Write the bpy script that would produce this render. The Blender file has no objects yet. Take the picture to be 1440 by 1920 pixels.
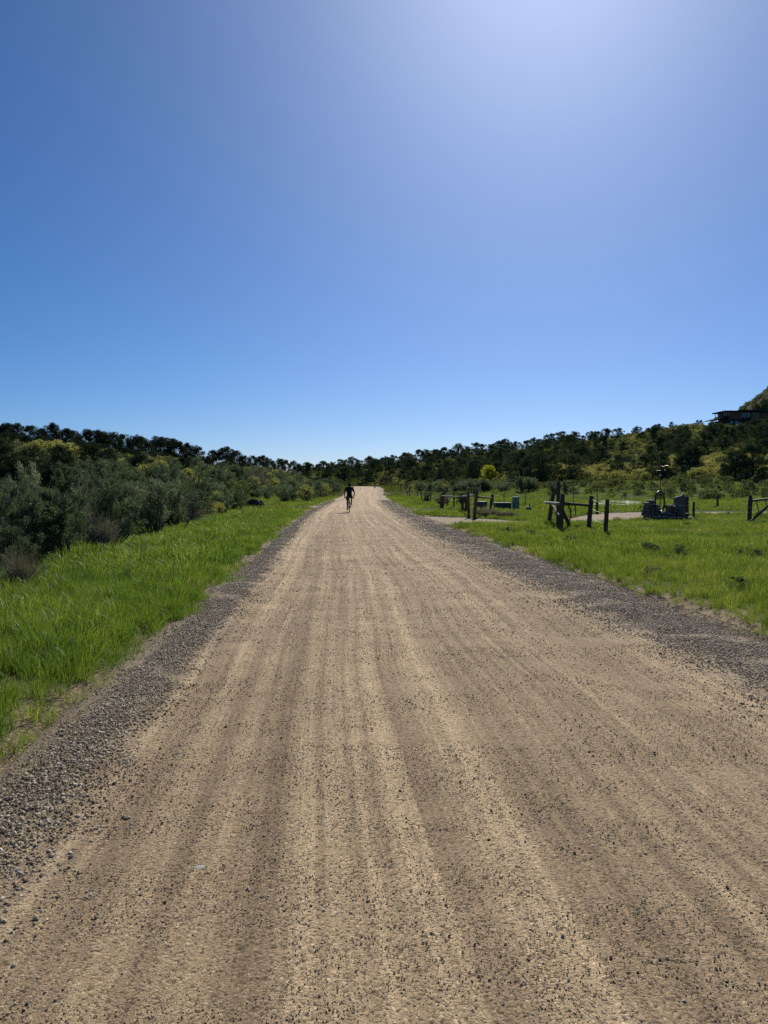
import bpy, bmesh, math, random
import numpy as np
from mathutils import Vector, Matrix
R = math.radians
random.seed(7); rng = np.random.default_rng(7)
sc = bpy.context.scene
C = sc.collection

# ---------------------------------------------------------------- camera, sky, sun, exposure
CAM_H, PITCH, F = 1.6, 2.0, 1440.0            # photograph: 1440 x 1920, focal length about 1440 px
cam_d = bpy.data.cameras.new('camera'); cam = bpy.data.objects.new('camera', cam_d); C.objects.link(cam)
cam.location = (0, 0, CAM_H); cam.rotation_euler = (R(90 - PITCH), 0, 0)
cam_d.sensor_fit = 'HORIZONTAL'; cam_d.sensor_width = 36; cam_d.lens = 36
cam_d.clip_start = 0.05; cam_d.clip_end = 6000
sc.camera = cam
SUN_EL, SUN_AZ = 38.0, 12.0                   # azimuth: to the right of the view direction
w = bpy.data.worlds.new('World'); sc.world = w; w.use_nodes = True
nt = w.node_tree; nt.nodes.clear()
sky = nt.nodes.new('ShaderNodeTexSky'); sky.sky_type = 'NISHITA'; sky.sun_disc = False
sky.sun_elevation = R(SUN_EL); sky.sun_rotation = R(SUN_AZ)
sky.altitude = 700; sky.air_density = 0.7; sky.dust_density = 1.1; sky.ozone_density = 8.9
hs = nt.nodes.new('ShaderNodeHueSaturation'); hs.inputs['Saturation'].default_value = 1.14; hs.inputs['Hue'].default_value = .498
bg = nt.nodes.new('ShaderNodeBackground'); bg.inputs['Strength'].default_value = 0.086
wo = nt.nodes.new('ShaderNodeOutputWorld')
nt.links.new(sky.outputs[0], hs.inputs['Color']); nt.links.new(hs.outputs[0], bg.inputs[0]); nt.links.new(bg.outputs[0], wo.inputs[0])
sd = bpy.data.lights.new('sun', 'SUN'); sd.energy = 5.0; sd.angle = R(0.5); sd.color = (1.0, 0.94, 0.82)
so = bpy.data.objects.new('sun', sd); C.objects.link(so)
sdir = Vector((math.sin(R(SUN_AZ)) * math.cos(R(SUN_EL)), math.cos(R(SUN_AZ)) * math.cos(R(SUN_EL)), math.sin(R(SUN_EL))))
so.rotation_euler = sdir.to_track_quat('Z', 'Y').to_euler(); so.location = sdir * 80
sc.view_settings.view_transform = 'Standard'; sc.view_settings.look = 'None'
sc.view_settings.exposure = 0.0; sc.view_settings.gamma = 1.0; sc.view_settings.use_curve_mapping = False
sc.cycles.use_denoising = False
sc.cycles.max_bounces = 6; sc.cycles.diffuse_bounces = 3; sc.cycles.transmission_bounces = 4; sc.cycles.transparent_max_bounces = 4

# ---------------------------------------------------------------- helpers
def tag(o, label=None, cat=None, group=None, kind=None):
    if label: o['label'] = label
    if cat: o['category'] = cat
    if group: o['group'] = group
    if kind: o['kind'] = kind
    return o
def empty(name, loc=(0, 0, 0), rz=0.0, s=1.0):
    o = bpy.data.objects.new(name, None); C.objects.link(o)
    o.location = loc; o.rotation_euler = (0, 0, rz); o.scale = (s, s, s); o.empty_display_size = 0.2
    return o
def link(name, me, mat=None, parent=None, coll=None, smooth=False):
    o = bpy.data.objects.new(name, me); (coll or C).objects.link(o)
    if mat is not None and not me.materials: me.materials.append(mat)
    if parent is not None: o.parent = parent
    if smooth: me.polygons.foreach_set('use_smooth', np.ones(len(me.polygons), bool))
    return o
def np_mesh(name, V, Fc):
    V = np.asarray(V, np.float32); Fc = np.asarray(Fc, np.int32); k = Fc.shape[1]
    me = bpy.data.meshes.new(name)
    me.vertices.add(len(V)); me.vertices.foreach_set('co', V.ravel())
    me.loops.add(Fc.size); me.loops.foreach_set('vertex_index', Fc.ravel())
    me.polygons.add(len(Fc)); me.polygons.foreach_set('loop_start', np.arange(len(Fc), dtype=np.int32) * k)
    me.update(calc_edges=True)
    return me
def attr(me, name, vals):
    a = me.attributes.new(name, 'FLOAT', 'POINT'); a.data.foreach_set('value', np.asarray(vals, np.float32))
class MB:
    """collects shapes into one mesh"""
    def __init__(s): s.v = []; s.f = []
    def add(s, vs, fs):
        b = len(s.v); s.v += [tuple(v) for v in vs]; s.f += [tuple(i + b for i in f) for f in fs]
    def box(s, c, size, rot=None, jit=0.0):
        M = rot.to_matrix() if rot is not None and hasattr(rot, 'to_matrix') else (rot or Matrix.Identity(3))
        vs = []
        for x in (-.5, .5):
            for y in (-.5, .5):
                for z in (-.5, .5):
                    p = M @ Vector((x * size[0], y * size[1], z * size[2]))
                    if jit: p += Vector([random.uniform(-jit, jit) for _ in range(3)])
                    vs.append(Vector(c) + p)
        s.add(vs, [(0, 1, 3, 2), (4, 6, 7, 5), (0, 4, 5, 1), (2, 3, 7, 6), (0, 2, 6, 4), (1, 5, 7, 3)])
    def tube(s, pts, rad, n=8, cap=True):
        pts = [Vector(p) for p in pts]; m = len(pts)
        rad = [rad] * m if not hasattr(rad, '__len__') else rad
        vs = []; prev = None
        for i, p in enumerate(pts):
            t = (pts[min(i + 1, m - 1)] - pts[max(i - 1, 0)]).normalized()
            if prev is None: a = t.orthogonal().normalized()
            else:
                a = prev - t * prev.dot(t)
                a = a.normalized() if a.length > 1e-6 else t.orthogonal().normalized()
            prev = a; b = t.cross(a)
            for k in range(n):
                an = 2 * math.pi * k / n
                vs.append(p + (a * math.cos(an) + b * math.sin(an)) * rad[i])
        fs = [(i * n + k, i * n + (k + 1) % n, (i + 1) * n + (k + 1) % n, (i + 1) * n + k) for i in range(m - 1) for k in range(n)]
        if cap: fs += [tuple(range(n - 1, -1, -1)), tuple((m - 1) * n + k for k in range(n))]
        s.add(vs, fs)
    def ring(s, c, Rr, r, X, Y, n=36, k=8):
        c, X, Y = Vector(c), Vector(X).normalized(), Vector(Y).normalized(); Z = X.cross(Y)
        vs = []; fs = []
        for i in range(n):
            a = 2 * math.pi * i / n; d = X * math.cos(a) + Y * math.sin(a)
            for j in range(k):
                b = 2 * math.pi * j / k
                vs.append(c + d * (Rr + r * math.cos(b)) + Z * r * math.sin(b))
        for i in range(n):
            for j in range(k):
                fs.append((i * k + j, ((i + 1) % n) * k + j, ((i + 1) % n) * k + (j + 1) % k, i * k + (j + 1) % k))
        s.add(vs, fs)
    def mesh(s, name):
        me = bpy.data.meshes.new(name); me.from_pydata([tuple(v) for v in s.v], [], s.f); me.update(); return me
    def build(s, name, mat, parent=None, smooth=False, coll=None):
        return link(name, s.mesh(name), mat, parent, coll, smooth)

# value noise
_tab = rng.random((256, 256))
def vnoise(x, y, scale=1.0, seed=0):
    x = np.asarray(x, float) * scale + seed * 17.3; y = np.asarray(y, float) * scale + seed * 31.7
    xi = np.floor(x).astype(int); yi = np.floor(y).astype(int); fx = x - xi; fy = y - yi
    fx = fx * fx * (3 - 2 * fx); fy = fy * fy * (3 - 2 * fy)
    g = lambda a, b: _tab[a & 255, b & 255]
    return (g(xi, yi) * (1 - fx) + g(xi + 1, yi) * fx) * (1 - fy) + (g(xi, yi + 1) * (1 - fx) + g(xi + 1, yi + 1) * fx) * fy
def fbm(x, y, scale=1.0, seed=0, o=4):
    t = 0; a = .5
    for i in range(o): t = t + a * vnoise(x, y, scale * 2 ** i, seed + i); a *= .5
    return t
def sstep(a, b, x):
    t = np.clip((np.asarray(x, float) - a) / (b - a), 0, 1); return t * t * (3 - 2 * t)

# ---------------------------------------------------------------- materials
class NT:
    def __init__(s, name):
        s.m = bpy.data.materials.new(name); s.m.use_nodes = True; s.t = s.m.node_tree; s.t.nodes.clear()
        s.out = s.n('ShaderNodeOutputMaterial')
    def n(s, typ, **kw):
        nd = s.t.nodes.new(typ)
        for k, v in kw.items():
            if k in nd.inputs.keys(): s.set(nd.inputs[k], v)
            else: setattr(nd, k, v)
        return nd
    def set(s, inp, v):
        if isinstance(v, bpy.types.NodeSocket): s.t.links.new(v, inp)
        else: inp.default_value = (*v, 1.0) if isinstance(v, tuple) and len(v) == 3 and inp.type == 'RGBA' else v
    def math(s, op, a, b=0.0, clamp=False):
        nd = s.n('ShaderNodeMath', operation=op, use_clamp=clamp); s.set(nd.inputs[0], a); s.set(nd.inputs[1], b); return nd.outputs[0]
    def noise(s, vec, scale, detail=3, rough=.55):
        nd = s.n('ShaderNodeTexNoise', Scale=scale, Detail=detail, Roughness=rough)
        if vec is not None: s.set(nd.inputs['Vector'], vec)
        return nd.outputs[0]
    def mapv(s, vec, scale):
        nd = s.n('ShaderNodeMapping'); s.set(nd.inputs[0], vec); nd.inputs['Scale'].default_value = scale; return nd.outputs[0]
    def ramp(s, fac, stops):
        nd = s.n('ShaderNodeValToRGB'); s.set(nd.inputs[0], fac); e = nd.color_ramp.elements
        while len(e) < len(stops): e.new(.5)
        for el, (p, c) in zip(e, stops): el.position = p; el.color = (*c, 1) if len(c) == 3 else c
        return nd.outputs[0]
    def mix(s, fac, a, b, typ='MIX'):
        nd = s.n('ShaderNodeMix', data_type='RGBA', blend_type=typ); s.set(nd.inputs[0], fac); s.set(nd.inputs[6], a); s.set(nd.inputs[7], b); return nd.outputs[2]
    def mapr(s, v, a, b, c, d):
        nd = s.n('ShaderNodeMapRange'); s.set(nd.inputs[0], v)
        for i, q in enumerate((a, b, c, d)): nd.inputs[i + 1].default_value = q
        return nd.outputs[0]
    def bump(s, h, strength=.5, dist=.02, normal=None):
        nd = s.n('ShaderNodeBump'); s.set(nd.inputs['Height'], h); nd.inputs['Strength'].default_value = strength; nd.inputs['Distance'].default_value = dist
        if normal is not None: s.set(nd.inputs['Normal'], normal)
        return nd.outputs[0]
    def pbsdf(s, color, rough=.8, spec=.3, normal=None, metal=0.0):
        p = s.n('ShaderNodeBsdfPrincipled'); s.set(p.inputs['Base Color'], color); s.set(p.inputs['Roughness'], rough)
        p.inputs['Specular IOR Level'].default_value = spec; p.inputs['Metallic'].default_value = metal
        if normal is not None: s.set(p.inputs['Normal'], normal)
        return p.outputs[0]
    def done(s, sh): s.t.links.new(sh, s.out.inputs[0]); return s.m

def plain(name, col, rough=.7, spec=.3, var=.25, scale=8.0, metal=0.0, bump=.2, stretch=(1, 1, 1)):
    n = NT(name); tc = n.n('ShaderNodeTexCoord').outputs['Object']
    v = n.mapv(tc, stretch); f = n.noise(v, scale, 5, .6)
    c = n.mix(f, tuple(x * (1 - var) for x in col), tuple(min(1, x * (1 + var)) for x in col))
    return n.done(n.pbsdf(c, rough, spec, n.bump(n.noise(v, scale * 3, 4), bump, .02), metal))

def leafmat(name, stops, trans=.35, rough=.55, spec=.25, rvar=.5, tmul=(1.25, 1.25, .6), patch=0.0, pscale=.35):
    """foliage: colour by leaf tint attribute + object random; light passes through"""
    n = NT(name)
    t = n.n('ShaderNodeAttribute', attribute_name='tint').outputs['Fac']
    r = n.n('ShaderNodeObjectInfo').outputs['Random']
    f = n.math('ADD', n.math('MULTIPLY', t, 1 - rvar), n.math('MULTIPLY', r, rvar))
    if patch:
        pos = n.n('ShaderNodeNewGeometry').outputs['Position']
        f = n.math('ADD', f, n.mapr(n.noise(pos, pscale, 4, .65), .25, .75, -patch, patch), True)
    c = n.ramp(f, stops)
    tr = n.n('ShaderNodeBsdfTranslucent'); n.set(tr.inputs[0], n.mix(1.0, c, tmul, 'MULTIPLY'))
    mx = n.n('ShaderNodeMixShader'); mx.inputs[0].default_value = trans
    n.t.links.new(n.pbsdf(c, rough, spec), mx.inputs[1]); n.t.links.new(tr.outputs[0], mx.inputs[2])
    return n.done(mx.outputs[0])

M = {}
M['juniper'] = leafmat('juniper_leaf', [(0, (.038, .060, .036)), (.5, (.072, .104, .058)), (1, (.13, .165, .082))], .16, .85, .06, .4)
M['pinyon'] = leafmat('ridge_leaf', [(0, (.022, .038, .023)), (.5, (.042, .063, .034)), (1, (.078, .102, .05))], .12, .85, .06, .35)
M['sage'] = leafmat('sage_leaf', [(0, (.055, .085, .048)), (.35, (.10, .142, .08)), (.65, (.165, .21, .122)), (1, (.40, .42, .30))], .30, .65, .25, .6, (1.1, 1.15, .8))
M['pale'] = leafmat('pale_leaf', [(0, (.20, .22, .085)), (.5, (.34, .34, .15)), (1, (.50, .46, .24))], .42, .6, .2, .55)
M['oak'] = leafmat('oak_brush_leaf', [(0, (.06, .09, .036)), (.5, (.13, .16, .062)), (1, (.27, .27, .12))], .34, .6, .2, .7)
M['willow'] = leafmat('willow_leaf', [(0, (.30, .34, .03)), (.6, (.42, .44, .05)), (1, (.55, .52, .10))], .5, .5, .2, .1, (1.2, 1.2, .5))
GS = [(0, (.036, .072, .016)), (.3, (.088, .162, .029)), (.55, (.158, .245, .048)), (.8, (.25, .31, .075)), (1, (.46, .44, .21))]
M['grass'] = leafmat('grass_blade', GS, .45, .42, .35, .4, (1.25, 1.25, .5), .30, .8)
M['fgrass'] = leafmat('field_grass_blade', [(0, (.045, .085, .022)), (.3, (.115, .178, .038)), (.6, (.205, .268, .062)), (1, (.42, .41, .18))], .45, .45, .3, .4, (1.25, 1.25, .5), .34, .5)
M['hgrass'] = leafmat('hill_grass_blade', [(0, (.055, .085, .025)), (.5, (.10, .13, .038)), (1, (.20, .20, .085))], .4, .5, .2, .4, (1.2, 1.2, .6), .3, .12)
M['bark'] = plain('bark', (.085, .065, .05), .9, .1, .4, 14, bump=.6, stretch=(1, 1, .2))
M['twig'] = leafmat('dead_twig', [(0, (.17, .15, .115)), (.5, (.28, .25, .195)), (1, (.42, .385, .30))], .12, .8, .15, .3)
M['wood'] = plain('weathered_post_wood', (.115, .078, .052), .85, .2, .45, 18, bump=.7, stretch=(1, 1, .12))
M['rail'] = plain('peeled_rail_wood', (.20, .15, .11), .55, .45, .4, 14, bump=.5, stretch=(.15, 1, 1))
M['wire'] = plain('galvanised_wire', (.45, .45, .44), .4, .5, .1, 5, metal=.8)
M['steel'] = plain('rusty_steel', (.085, .06, .05), .35, .5, .35, 9, metal=.4)
M['stone'] = plain('stacked_stone', (.17, .145, .12), .9, .25, .35, 5, bump=.8)
M['rock'] = plain('pale_rock', (.50, .47, .42), .9, .2, .25, 6, bump=.6)
M['dirt'] = plain('dug_earth', (.085, .058, .042), .95, .1, .4, 9, bump=1.0)
M['boxgreen'] = plain('utility_green_paint', (.19, .27, .24), .45, .4, .12, 4)
M['boxteal'] = plain('dark_teal_paint', (.032, .055, .055), .6, .4, .15, 4)
M['boxlid'] = plain('pale_lid_paint', (.55, .60, .56), .4, .5, .1, 4)
M['black'] = plain('black_metal', (.02, .02, .022), .4, .5, .2, 6)

# pebbles: tint per instance
def pebblemat():
    n = NT('gravel_stone'); r = n.n('ShaderNodeObjectInfo').outputs['Random']
    c = n.ramp(r, [(0, (.11, .085, .055)), (.25, (.28, .215, .135)), (.6, (.46, .365, .24)), (.88, (.62, .52, .37)), (1, (.86, .81, .69))])
    tc = n.n('ShaderNodeTexCoord').outputs['Object']
    f = n.noise(tc, 1.5, 4)
    c = n.mix(1.0, c, n.ramp(f, [(.2, (.7, .7, .7)), (.8, (1.2, 1.2, 1.2))]), 'MULTIPLY')
    return n.done(n.pbsdf(c, .75, .35))
M['pebble'] = pebblemat()

def roadmat(name, grey=False):
    n = NT(name); uv = n.n('ShaderNodeUVMap', uv_map='UVMap').outputs[0]
    sep = n.n('ShaderNodeSeparateXYZ'); n.set(sep.inputs[0], uv); ac = sep.outputs[0]
    pos = n.n('ShaderNodeNewGeometry').outputs['Position']
    wob = n.noise(n.mapv(uv, (.15, .05, 1)), 1, 3)
    # streaks left by tyres and the grader, along the road
    uvw = n.n('ShaderNodeVectorMath', operation='ADD'); n.set(uvw.inputs[0], uv)
    cb = n.n('ShaderNodeCombineXYZ'); n.set(cb.inputs[0], n.mapr(wob, 0, 1, -.45, .45)); n.set(uvw.inputs[1], cb.outputs[0])
    uv2 = uvw.outputs[0]
    s1 = n.noise(n.mapv(uv2, (1.7, .016, 1)), 1, 3, .6)
    s2 = n.noise(n.mapv(uv2, (6.0, .05, 1)), 1, 3, .65)
    s3 = n.noise(n.mapv(uv2, (19, .16, 1)), 1, 3, .65)
    pat = n.noise(pos, .55, 4, .6)
    pat2 = n.noise(pos, 2.6, 3, .6)
    f = n.math('ADD', n.math('MULTIPLY', s1, .55), n.math('MULTIPLY', s2, .62))
    f = n.math('ADD', f, n.math('MULTIPLY', s3, .42))
    f = n.math('ADD', f, n.math('MULTIPLY', pat, .26)); f = n.math('ADD', f, n.math('MULTIPLY', pat2, .15))   # mean about 1.0
    # the tracks come and go: worn here, swept there
    f = n.math('ADD', n.math('MULTIPLY', n.math('SUBTRACT', f, 1.0), n.mapr(n.noise(pos, .4, 3, .6), .3, .7, .55, 1.55)), 1.0)
    c = n.ramp(n.mapr(f, .78, 1.22, 0, 1), [(0, (.25, .178, .108)), (.33, (.365, .264, .160)), (.62, (.485, .360, .219)), (1, (.70, .53, .325))])
    # loose gravel thrown to both shoulders
    edge = n.math('ADD', ac, n.mapr(pat, 0, 1, -.3, .3))
    gl = n.mapr(edge, -2.35, -2.65, 0, 1); gr = n.mapr(edge, 1.75, 2.25, 0, 1)
    g = n.math('MAXIMUM', gl, gr) if not grey else 1.0
    gcol = n.ramp(n.math('ADD', n.math('MULTIPLY', s2, .6), n.math('MULTIPLY', pat2, .4)), [(.3, (.25, .192, .13)), (.7, (.40, .315, .215))])
    c = n.mix(g, c, gcol)
    # grain
    vo = n.n('ShaderNodeTexVoronoi', Scale=95.0); n.set(vo.inputs['Vector'], pos)
    sx = n.n('ShaderNodeSeparateXYZ'); n.set(sx.inputs[0], vo.outputs['Color'])
    c = n.mix(1.0, c, n.ramp(sx.outputs[0], [(0, (.34, .33, .33)), (.10, (.55, .54, .53)), (.2, (.9, .89, .88)), (.5, (1, 1, 1)), (.9, (1.15, 1.15, 1.14)), (1, (1.6, 1.6, 1.6))]), 'MULTIPLY')
    gn = n.noise(pos, 190, 3, .7)
    c = n.mix(1.0, c, n.ramp(gn, [(.25, (.62, .61, .60)), (.5, (1, 1, 1)), (.75, (1.3, 1.3, 1.3))]), 'MULTIPLY')
    h = n.math('ADD', n.math('MULTIPLY', vo.outputs['Distance'], -.6), n.math('MULTIPLY', gn, .8))
    nb = n.bump(h, .9, .012)
    nb = n.bump(n.noise(pos, 70, 4, .7), .8, .012, nb)
    nb = n.bump(n.math('ADD', s3, n.math('MULTIPLY', s2, 1.5)), .5, .02, nb)
    return n.done(n.pbsdf(c, .92, .22, nb))
M['road'] = roadmat('gravel_road_surface'); M['lane'] = roadmat('driveway_gravel', True)

def groundmat():
    n = NT('ground_cover'); pos = n.n('ShaderNodeNewGeometry').outputs['Position']
    d = n.n('ShaderNodeAttribute', attribute_name='dry').outputs['Fac']
    a = n.noise(pos, .12, 4, .6); b = n.noise(pos, 2.0, 4, .65); e = n.noise(pos, 14, 3, .6)
    f = n.math('ADD', n.math('MULTIPLY', a, .45), n.math('ADD', n.math('MULTIPLY', b, .35), n.math('MULTIPLY', e, .2)))
    green = n.ramp(f, [(.3, (.022, .038, .011)), (.5, (.044, .066, .017)), (.7, (.085, .10, .032))])
    hill = n.ramp(f, [(.3, (.045, .06, .026)), (.5, (.085, .095, .042)), (.68, (.15, .14, .075))])
    c = n.mix(d, green, hill)
    so_ = n.n('ShaderNodeAttribute', attribute_name='soil').outputs['Fac']
    c = n.mix(so_, c, n.ramp(f, [(.3, (.15, .112, .072)), (.7, (.33, .255, .165))]))
    return n.done(n.pbsdf(c, .95, .1, n.bump(f, 1.0, .25)))
M['ground'] = groundmat()

# ---------------------------------------------------------------- the lie of the land
def catmull(P, step=.5):
    P = [Vector((p[0], p[1], 0)) for p in P]; out = []
    P = [P[0] * 2 - P[1]] + P + [P[-1] * 2 - P[-2]]
    for i in range(1, len(P) - 2):
        a, b, c, d = P[i - 1:i + 3]; n = max(2, int((c - b).length / step))
        for k in range(n):
            t = k / n
            out.append(.5 * ((2 * b) + (c - a) * t + (2 * a - 5 * b + 4 * c - d) * t * t + (3 * b - a - 3 * c + d) * t ** 3))
    out.append(P[-2]); return np.array([(p.x, p.y) for p in out])
ROAD = catmull([(2.9, -30), (2.2, -15), (1.25, 0), (.95, 4.6), (.72, 7.9), (.49, 11.5), (-.43, 25.6), (-1.35, 42), (-1.95, 60), (-2.55, 85), (-3.0, 115), (-3.3, 150), (-4.2, 175), (-7.5, 192), (-14, 203), (-24, 209), (-42, 214), (-70, 222)])
LANE_R = catmull([(-.5, 37.5), (3.0, 34.6), (6.2, 33.0), (9.2, 34.4), (11.6, 39.0), (14.5, 42.6), (20, 44.2), (30, 44.6), (60, 46)])
LANE_F = catmull([(-1.2, 46.5), (2.2, 48.2), (5.2, 50.3), (9, 53.5)])
LANE_L = catmull([(-2.5, 53.5), (-5.5, 56.2), (-9.5, 58.2), (-15, 61.5), (-21, 67)])
def lane_w(x): return 1.0 * sstep(10, 15, x) + 1.9 * (1 - sstep(2.4, 6.5, x))
def polyd(P, x, y):
    """unsigned distance, signed offset (right positive) and arc length on polyline P"""
    x = np.atleast_1d(np.asarray(x, float)); y = np.atleast_1d(np.asarray(y, float))
    T = np.gradient(P, axis=0); T /= np.linalg.norm(T, axis=1)[:, None]
    S = np.concatenate([[0], np.cumsum(np.linalg.norm(np.diff(P, axis=0), axis=1))])
    off = np.empty(len(x)); dist = np.empty(len(x)); al = np.empty(len(x))
    for i in range(0, len(x), 8000):
        q = slice(i, i + 8000)
        dx = x[q, None] - P[None, :, 0]; dy = y[q, None] - P[None, :, 1]
        d2 = dx * dx + dy * dy; k = d2.argmin(1); ii = np.arange(len(k))
        off[q] = dx[ii, k] * T[k, 1] - dy[ii, k] * T[k, 0]
        al[q] = S[k] + dx[ii, k] * T[k, 0] + dy[ii, k] * T[k, 1]; dist[q] = np.sqrt(d2[ii, k])
    return dist, off, al
#      u (photo column), crest distance, crest height, start of the rise
LAND = np.array([(-900, 60, 6.0, 20), (-400, 75, 6.0, 20), (0, 100, 5.6, 24), (200, 125, 5.4, 28), (380, 150, 4.3, 34), (480, 165, 4.2, 45), (545, 195, 4.2, 80),
                 (600, 245, 5.4, 170), (660, 280, 6.9, 215), (720, 290, 8.0, 190), (800, 300, 10.2, 140), (900, 300, 12.9, 115), (1000, 300, 14.8, 100),
                 (1100, 300, 17.4, 92), (1200, 300, 20.2, 88), (1300, 296, 22.3, 86), (1380, 290, 21.6, 86), (1440, 285, 21.8, 85), (1800, 290, 30, 80), (2600, 290, 34, 75)], float)
TH = np.arctan((LAND[:, 0] - 720) / F)
def road_z(y): return 1.25 * sstep(95, 190, y)
def terrain(x, y):
    sh = np.shape(x); x = np.atleast_1d(np.asarray(x, float)).ravel(); y = np.atleast_1d(np.asarray(y, float)).ravel()
    r = np.hypot(x, y); th = np.arctan2(x, y)
    D = np.interp(th, TH, LAND[:, 1]); Z = np.interp(th, TH, LAND[:, 2]); B = np.interp(th, TH, LAND[:, 3])
    s = np.clip((r - B) / (D - B), 0, 1)
    rise = .62 * s + .38 * s * s * (3 - 2 * s)
    rise = np.where(s < .08, rise * s / .08, rise)
    z = Z * rise - .012 * np.maximum(r - D - 12, 0)
    z = z + (fbm(x, y, .05, 3) - .47) * 1.6 * sstep(40, 130, r) + (fbm(x, y, .5, 9, 2) - .37) * .10
    # the bank behind the field on the right
    z = z + .9 * sstep(84, 104, r) * sstep(.09, .17, th) * (1 - s)
    dist, off, al = polyd(ROAD, x, y)
    wr = sstep(3.6, 13, dist)
    z = road_z(y) * (1 - wr) + z * wr
    dl = np.minimum(np.minimum(polyd(LANE_R, x, y)[0] - lane_w(x), polyd(LANE_F, x, y)[0]), polyd(LANE_L, x, y)[0])
    edge = 3.22 + (vnoise(x, y, .9, 5) - .5) * .35
    sunk = np.maximum(1 - sstep(edge - .10, edge + .12, dist), 1 - sstep(1.35, 1.65, dl))
    z = z + .035 - .115 * sunk
    return z.reshape(sh) if sh else float(z[0])
def G(x, y): return terrain(x, y)
def ray(u, v):
    a, b = (u - 720) / F, (960 - v) / F; p = R(PITCH)
    return np.array([a, math.cos(p) + math.sin(p) * b, -math.sin(p) + math.cos(p) * b])
def at(u, v, d):
    q = ray(u, v); q = q * (d / q[1]); return Vector((q[0], q[1], q[2] + CAM_H))
def hit(u, v, far=330):
    q = ray(u, v); ys = np.concatenate([np.arange(2.5, 60, .1), np.arange(60, far, .4)])
    P = q[None] * (ys / q[1])[:, None]; z = P[:, 2] + CAM_H
    k = np.nonzero(z <= terrain(P[:, 0], P[:, 1]))[0]
    i = k[0] if len(k) else len(ys) - 1
    return Vector((P[i, 0], P[i, 1], terrain(P[i, 0], P[i, 1])))
def grow(a, b, d0, k):
    o = [a]; d = d0
    while o[-1] < b: o.append(o[-1] + d); d *= k
    return o
xs = np.array(sorted([-v for v in grow(9, 3000, .32, 1.075)] + list(np.arange(-8.7, 11, .28)) + grow(11, 3000, .32, 1.07)))
ys = np.array(list(np.array([-v for v in grow(2, 400, .6, 1.2)])[::-1]) + list(np.arange(-1.5, 62, .45)) + grow(62, 3500, .6, 1.035))
X, Y = np.meshgrid(xs, ys); Z = terrain(X, Y)
nx, ny = len(xs), len(ys); idx = np.arange(nx * ny).reshape(ny, nx)
Q = np.stack([idx[:-1, :-1], idx[:-1, 1:], idx[1:, 1:], idx[1:, :-1]], -1).reshape(-1, 4)
gm = np_mesh('ground', np.stack([X, Y, Z], -1).reshape(-1, 3), Q)
rr = np.hypot(X, Y).ravel(); tt = np.arctan2(X, Y).ravel()
attr(gm, 'dry', np.maximum(sstep(100, 125, rr) * (tt > -.02), sstep(30, 60, rr) * (tt < -.1) * .8))
gd_ = polyd(ROAD, X.ravel(), Y.ravel())[0]; attr(gm, 'soil', 1 - sstep(3.55, 4.3, gd_ + (vnoise(X.ravel(), Y.ravel(), 1.5, 7) - .5) * .8))
tag(link('ground', gm, M['ground'], smooth=True), kind='structure')

def strip(name, P, mat, half, zfun, lift, crown, ncol=15, edge_drop=.12, seed=1, berm=False, wide=None):
    T = np.gradient(P, axis=0); T /= np.linalg.norm(T, axis=1)[:, None]; Nn = np.stack([T[:, 1], -T[:, 0]], 1)
    S = np.concatenate([[0], np.cumsum(np.linalg.norm(np.diff(P, axis=0), axis=1))])
    t = np.linspace(-1, 1, ncol); V = []; UV = []
    for i in range(len(P)):
        hw = half + (vnoise(S[i], seed, .5, 2) - .5) * .25 + (wide(P[i]) if wide else 0)
        for tk in t:
            o = tk * hw; x, y = P[i] + Nn[i] * o
            z = zfun(x, y) + lift + crown * (1 - tk * tk) - edge_drop * max(0, (abs(tk) - .94) / .06)
            z += (vnoise(x, y, 1.3, 4) - .5) * .03 + (vnoise(x, y, 4, 6) - .5) * .012
            if berm: z += .05 * math.exp(-((o + 2.72) / .24) ** 2) + .035 * math.exp(-((o - 2.55) / .5) ** 2)
            V.append((x, y, z)); UV.append((o, S[i]))
    n = len(P); id_ = np.arange(n * ncol).reshape(n, ncol)
    Qd = np.stack([id_[:-1, :-1], id_[:-1, 1:], id_[1:, 1:], id_[1:, :-1]], -1).reshape(-1, 4)
    me = np_mesh(name, V, Qd); ul = me.uv_layers.new(name='UVMap')
    ul.data.foreach_set('uv', np.array(UV, np.float32)[Qd.ravel()].ravel())
    return tag(link(name, me, mat, smooth=True), kind='structure')
rz = lambda x, y: float(road_z(y))
strip('gravel_road', ROAD, M['road'], 3.35, rz, 0, .035, 41, seed=1, berm=True)
lz = lambda x, y: 0.0
strip('driveway', LANE_R, M['lane'], 1.65, lz, -.018, .02, 13, seed=5, wide=lambda p: float(lane_w(p[0])))
strip('driveway', LANE_F, M['lane'], 1.35, lz, -.022, .02, 11, seed=8)
strip('driveway', LANE_L, M['lane'], 1.55, lambda x, y: max(0.0, terrain(x, y) + .04) if x < -8 else 0.0, -.018, .02, 11, seed=9)
def road_pt(ac, al):
    """points on the road from offset and arc length"""
    S = np.concatenate([[0], np.cumsum(np.linalg.norm(np.diff(ROAD, axis=0), axis=1))])
    T = np.gradient(ROAD, axis=0); T /= np.linalg.norm(T, axis=1)[:, None]
    cx = np.interp(al, S, ROAD[:, 0]); cy = np.interp(al, S, ROAD[:, 1]); tx = np.interp(al, S, T[:, 0]); ty = np.interp(al, S, T[:, 1])
    x = cx + ty * ac; y = cy - tx * ac
    z = road_z(y) + .035 * (1 - (ac / 3.35) ** 2) + (vnoise(x, y, 1.3, 4) - .5) * .03 + (vnoise(x, y, 4, 6) - .5) * .012 \
        + .05 * np.exp(-((ac + 2.72) / .24) ** 2) + .035 * np.exp(-((ac - 2.55) / .5) ** 2)
    return x, y, z
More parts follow.
